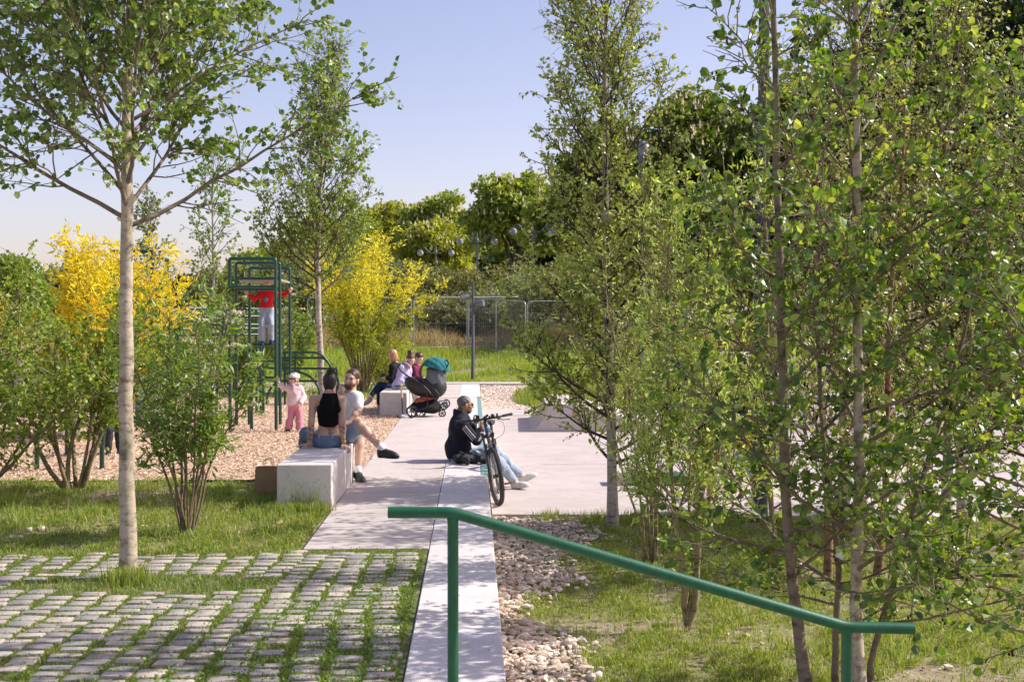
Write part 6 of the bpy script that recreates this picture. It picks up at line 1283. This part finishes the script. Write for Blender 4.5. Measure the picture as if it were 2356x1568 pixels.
shrub('yellow_shrub', 'yellow flowering shrub with many thin stems behind the far bench', 'shrub', 'yellow leaved shrubs', at(835, 905, 31.0)*[1, 1, 0], 3.75, 2.2, 85, M['bark_twig'], (M['lf_yelgreen'], M['lf_yellow'], .60), 'long', .115, 26, 26, .46, 19, .42, .020, .34, sub2=1, up=.06)
shrub('green_shrub', 'low bright green bush between the yellow shrub and the far bench', 'shrub', None, at(880, 890, 31.5)*[1, 1, 0], 1.35, 1.3, 86, M['bark_twig'], M['lf_yelgreen'], 'long', .10, 12, 14, .4, 16, .5, .012, .15, sub2=1)
shrub('blossom_shrub', 'white blossoming shrub behind the arched ladder', 'shrub', None, at(535, 880, 31)*[1, 1, 0], 2.6, 2.4, 87, M['bark_twig'], M['lf_mid'], 'birch', .11, 14, 16, .55, 14, .55, .02, .15, flowers=(70, .10, M['white_blossom']), sub2=1)
shrub('green_shrub', 'green bush behind the low climbing bars', 'shrub', None, at(668, 880, 34)*[1, 1, 0], 2.2, 1.3, 88, M['bark_twig'], M['lf_elder'], 'birch', .12, 10, 14, .5, 14, .5, .015, .15, sub2=1)
# brush behind the fence
for i, (x, d, h, R_, mt, sd, lab) in enumerate(((1010, 58, 3.7, 3.4, 'lf_brush', 91, 'dull olive brush on the bank below the second lamp'), (1150, 56, 3.5, 3.0, 'lf_brush', 92, 'olive brush on the bank right of the spotlight pole'), (900, 60, 4.0, 3.4, 'lf_grey', 93, 'grey green brush behind the middle yellow shrub'), (1240, 52, 3.4, 3.2, 'lf_grey', 94, 'grey green brush behind the left of the birch'), (1075, 51, 2.3, 2.8, 'lf_brush', 95, 'low brush right behind the wire fence'), (960, 50.5, 2.1, 2.4, 'lf_brush', 96, 'low dry brush behind the tagged fence panel'), (1350, 47, 3.6, 3.5, 'lf_brush', 97, 'brush behind the birch trunk'), (700, 50, 4.2, 3.4, 'lf_grey', 98, 'grey green brush behind the small birch'))):
    p = at(x, 800, d); z = gz(p[0], p[1]).item(); crownball('brush', lab, 'brush on the bank', [p[0], p[1], z-.2], h, R_, sd, M[mt], 9000, .17, 60, M['bark_twig'], cat='bush', lowf=.0, trunk_r=.06, shell=.3)
# belt of big trees
def big(px, ytop, d, wpx, mt, sd, lab, n=15000, size=.34, blossom=0, bmat=None, nc=90, lowf=.15, name='chestnut_tree', zb=0):
    t = at(px, ytop, d); z = gz(t[0], t[1]).item(); return crownball(name, lab, 'big trees behind the park', [t[0], t[1], z-.2], t[2]-z, (wpx/2/FF*d, wpx/2/FF*d*.8), sd, M[mt], n, size, nc, M['bark_dark'], blossom, bmat or M['cream'], lowf=lowf)
big(905, 462, 117, 210, 'lf_chestnut_y', 101, 'lime green tree at the left end of the tree belt, above the yellow shrub', size=.42, n=17000)
big(1012, 440, 108, 200, 'lf_chestnut', 102, 'blossoming chestnut crown left of the double globe lamps', blossom=1100, size=.40, n=17000)
big(1000, 500, 99, 170, 'lf_chestnut_y', 103, 'lower yellow green crown directly above the second lamp', blossom=600, size=.38, n=13000)
big(1185, 385, 93, 230, 'lf_chestnut', 104, 'darker chestnut crown above the spotlight pole', blossom=900, size=.40, n=17000)
big(1310, 400, 84, 220, 'lf_chestnut', 105, 'chestnut crown behind the left twigs of the birch', blossom=500, size=.40, n=14000)
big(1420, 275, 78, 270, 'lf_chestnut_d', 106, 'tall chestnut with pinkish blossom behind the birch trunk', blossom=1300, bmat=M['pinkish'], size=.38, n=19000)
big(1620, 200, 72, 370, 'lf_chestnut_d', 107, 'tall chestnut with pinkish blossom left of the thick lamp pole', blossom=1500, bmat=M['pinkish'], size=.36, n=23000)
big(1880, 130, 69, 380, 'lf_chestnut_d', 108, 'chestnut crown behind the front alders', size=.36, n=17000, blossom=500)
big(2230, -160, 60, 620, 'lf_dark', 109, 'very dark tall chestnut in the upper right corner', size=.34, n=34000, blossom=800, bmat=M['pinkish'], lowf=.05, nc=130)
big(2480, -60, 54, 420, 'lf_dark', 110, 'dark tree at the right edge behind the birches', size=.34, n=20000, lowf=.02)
big(620, 545, 55, 200, 'lf_chestnut', 111, 'green tree behind the climbing tower', size=.22, n=12000, lowf=.05)
big(730, 500, 58, 220, 'lf_chestnut_y', 112, 'green tree behind the small birch by the playground', size=.22, n=12000, lowf=.05)
big(815, 490, 96, 170, 'lf_chestnut', 113, 'green crown between the small birch and the tree belt', size=.24, n=12000, lowf=.05)
big(425, 628, 75, 90, 'lf_dark', 114, 'dark distant tree left of the thin sparse birch', size=.3, n=4000, lowf=.02)
big(20, 540, 34, 190, 'lf_mid', 115, 'green tree at the left edge above the maple shrub', size=.14, n=14000, lowf=.1)
big(150, 600, 45, 180, 'lf_grey', 116, 'pale green crown behind the golden shrub', size=.18, n=9000, lowf=.1)

HB = ['hidden by the middle yellow shrub', 'below the second globe lamp', 'below the nearest twin globe lamp', 'left of the birch trunk', 'right of the birch trunk', 'behind the willow stems', 'behind the thick lamp pole', 'behind the tall pale alder', 'behind the pair of far right birches', 'at the right edge', 'behind the climbing tower']
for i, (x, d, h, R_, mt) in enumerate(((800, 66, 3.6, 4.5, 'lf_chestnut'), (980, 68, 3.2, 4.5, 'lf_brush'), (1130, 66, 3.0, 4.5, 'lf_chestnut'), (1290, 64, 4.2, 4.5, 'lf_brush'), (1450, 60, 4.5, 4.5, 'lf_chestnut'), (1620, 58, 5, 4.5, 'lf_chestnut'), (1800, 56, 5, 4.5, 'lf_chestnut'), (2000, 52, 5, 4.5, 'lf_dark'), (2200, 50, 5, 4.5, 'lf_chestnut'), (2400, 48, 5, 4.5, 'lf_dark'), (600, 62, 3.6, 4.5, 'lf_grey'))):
    p = at(x, 800, d); z = gz(p[0], p[1]).item(); crownball('hedge_bush', 'hedge bush behind the wire fence, '+HB[i], 'hedge bushes behind the fence', [p[0], p[1], z-.3], h, R_, 200+i, M[mt], 7000, .24, 60, M['bark_twig'], cat='bush', lowf=.0, trunk_r=.06, shell=.3)


# the wood closing the view behind the belt
WL = ['behind the golden shrub', 'far left behind the thin birch', 'behind the climbing tower', 'behind the small birch', 'left of the farthest globe lamp', 'between the two left globe lamps', 'behind the nearest twin globe lamp', 'behind the globe lamp at the birch edge', 'behind the birch crown', 'right of the birch crown', 'behind the slim lamp pole', 'left of the thick lamp pole', 'right of the thick lamp pole', 'behind the tall pale alder', 'behind the orange barked birch', 'behind the far right pair', 'at the far right edge']
for i, (x, yt) in enumerate(((150, 655), (330, 650), (520, 640), (690, 610), (850, 560), (960, 560), (1080, 560), (1190, 520), (1310, 480), (1440, 430), (1570, 400), (1700, 370), (1830, 330), (1970, 280), (2110, 220), (2260, 150), (2420, 120))):
    d = 128 if x < 1250 else 112
    t = at(x, yt, d); z = gz(t[0], t[1]).item(); crownball('wood_tree', 'dark wood tree deep in the background, '+WL[i], 'trees of the wood behind', [t[0], t[1], z-.2], t[2]-z, (4.6, 3.5), 300+i, M['lf_chestnut' if i % 3 else 'lf_grey'] if x < 1250 else M['lf_dark'], 7000, .55, 60, M['bark_dark'], lowf=-.02, trunk_r=.3, shell=.4)
for i, (x, yt, d, lb) in enumerate(((1560, 520, 62, 'behind the willow shrub'), (1730, 470, 60, 'behind the thick lamp pole'), (1900, 420, 58, 'behind the pale alders'), (2080, 400, 56, 'behind the far right birches'), (2280, 380, 54, 'at the upper right'), (2460, 380, 52, 'past the right edge'), (1380, 560, 64, 'behind the birch trunk'))):
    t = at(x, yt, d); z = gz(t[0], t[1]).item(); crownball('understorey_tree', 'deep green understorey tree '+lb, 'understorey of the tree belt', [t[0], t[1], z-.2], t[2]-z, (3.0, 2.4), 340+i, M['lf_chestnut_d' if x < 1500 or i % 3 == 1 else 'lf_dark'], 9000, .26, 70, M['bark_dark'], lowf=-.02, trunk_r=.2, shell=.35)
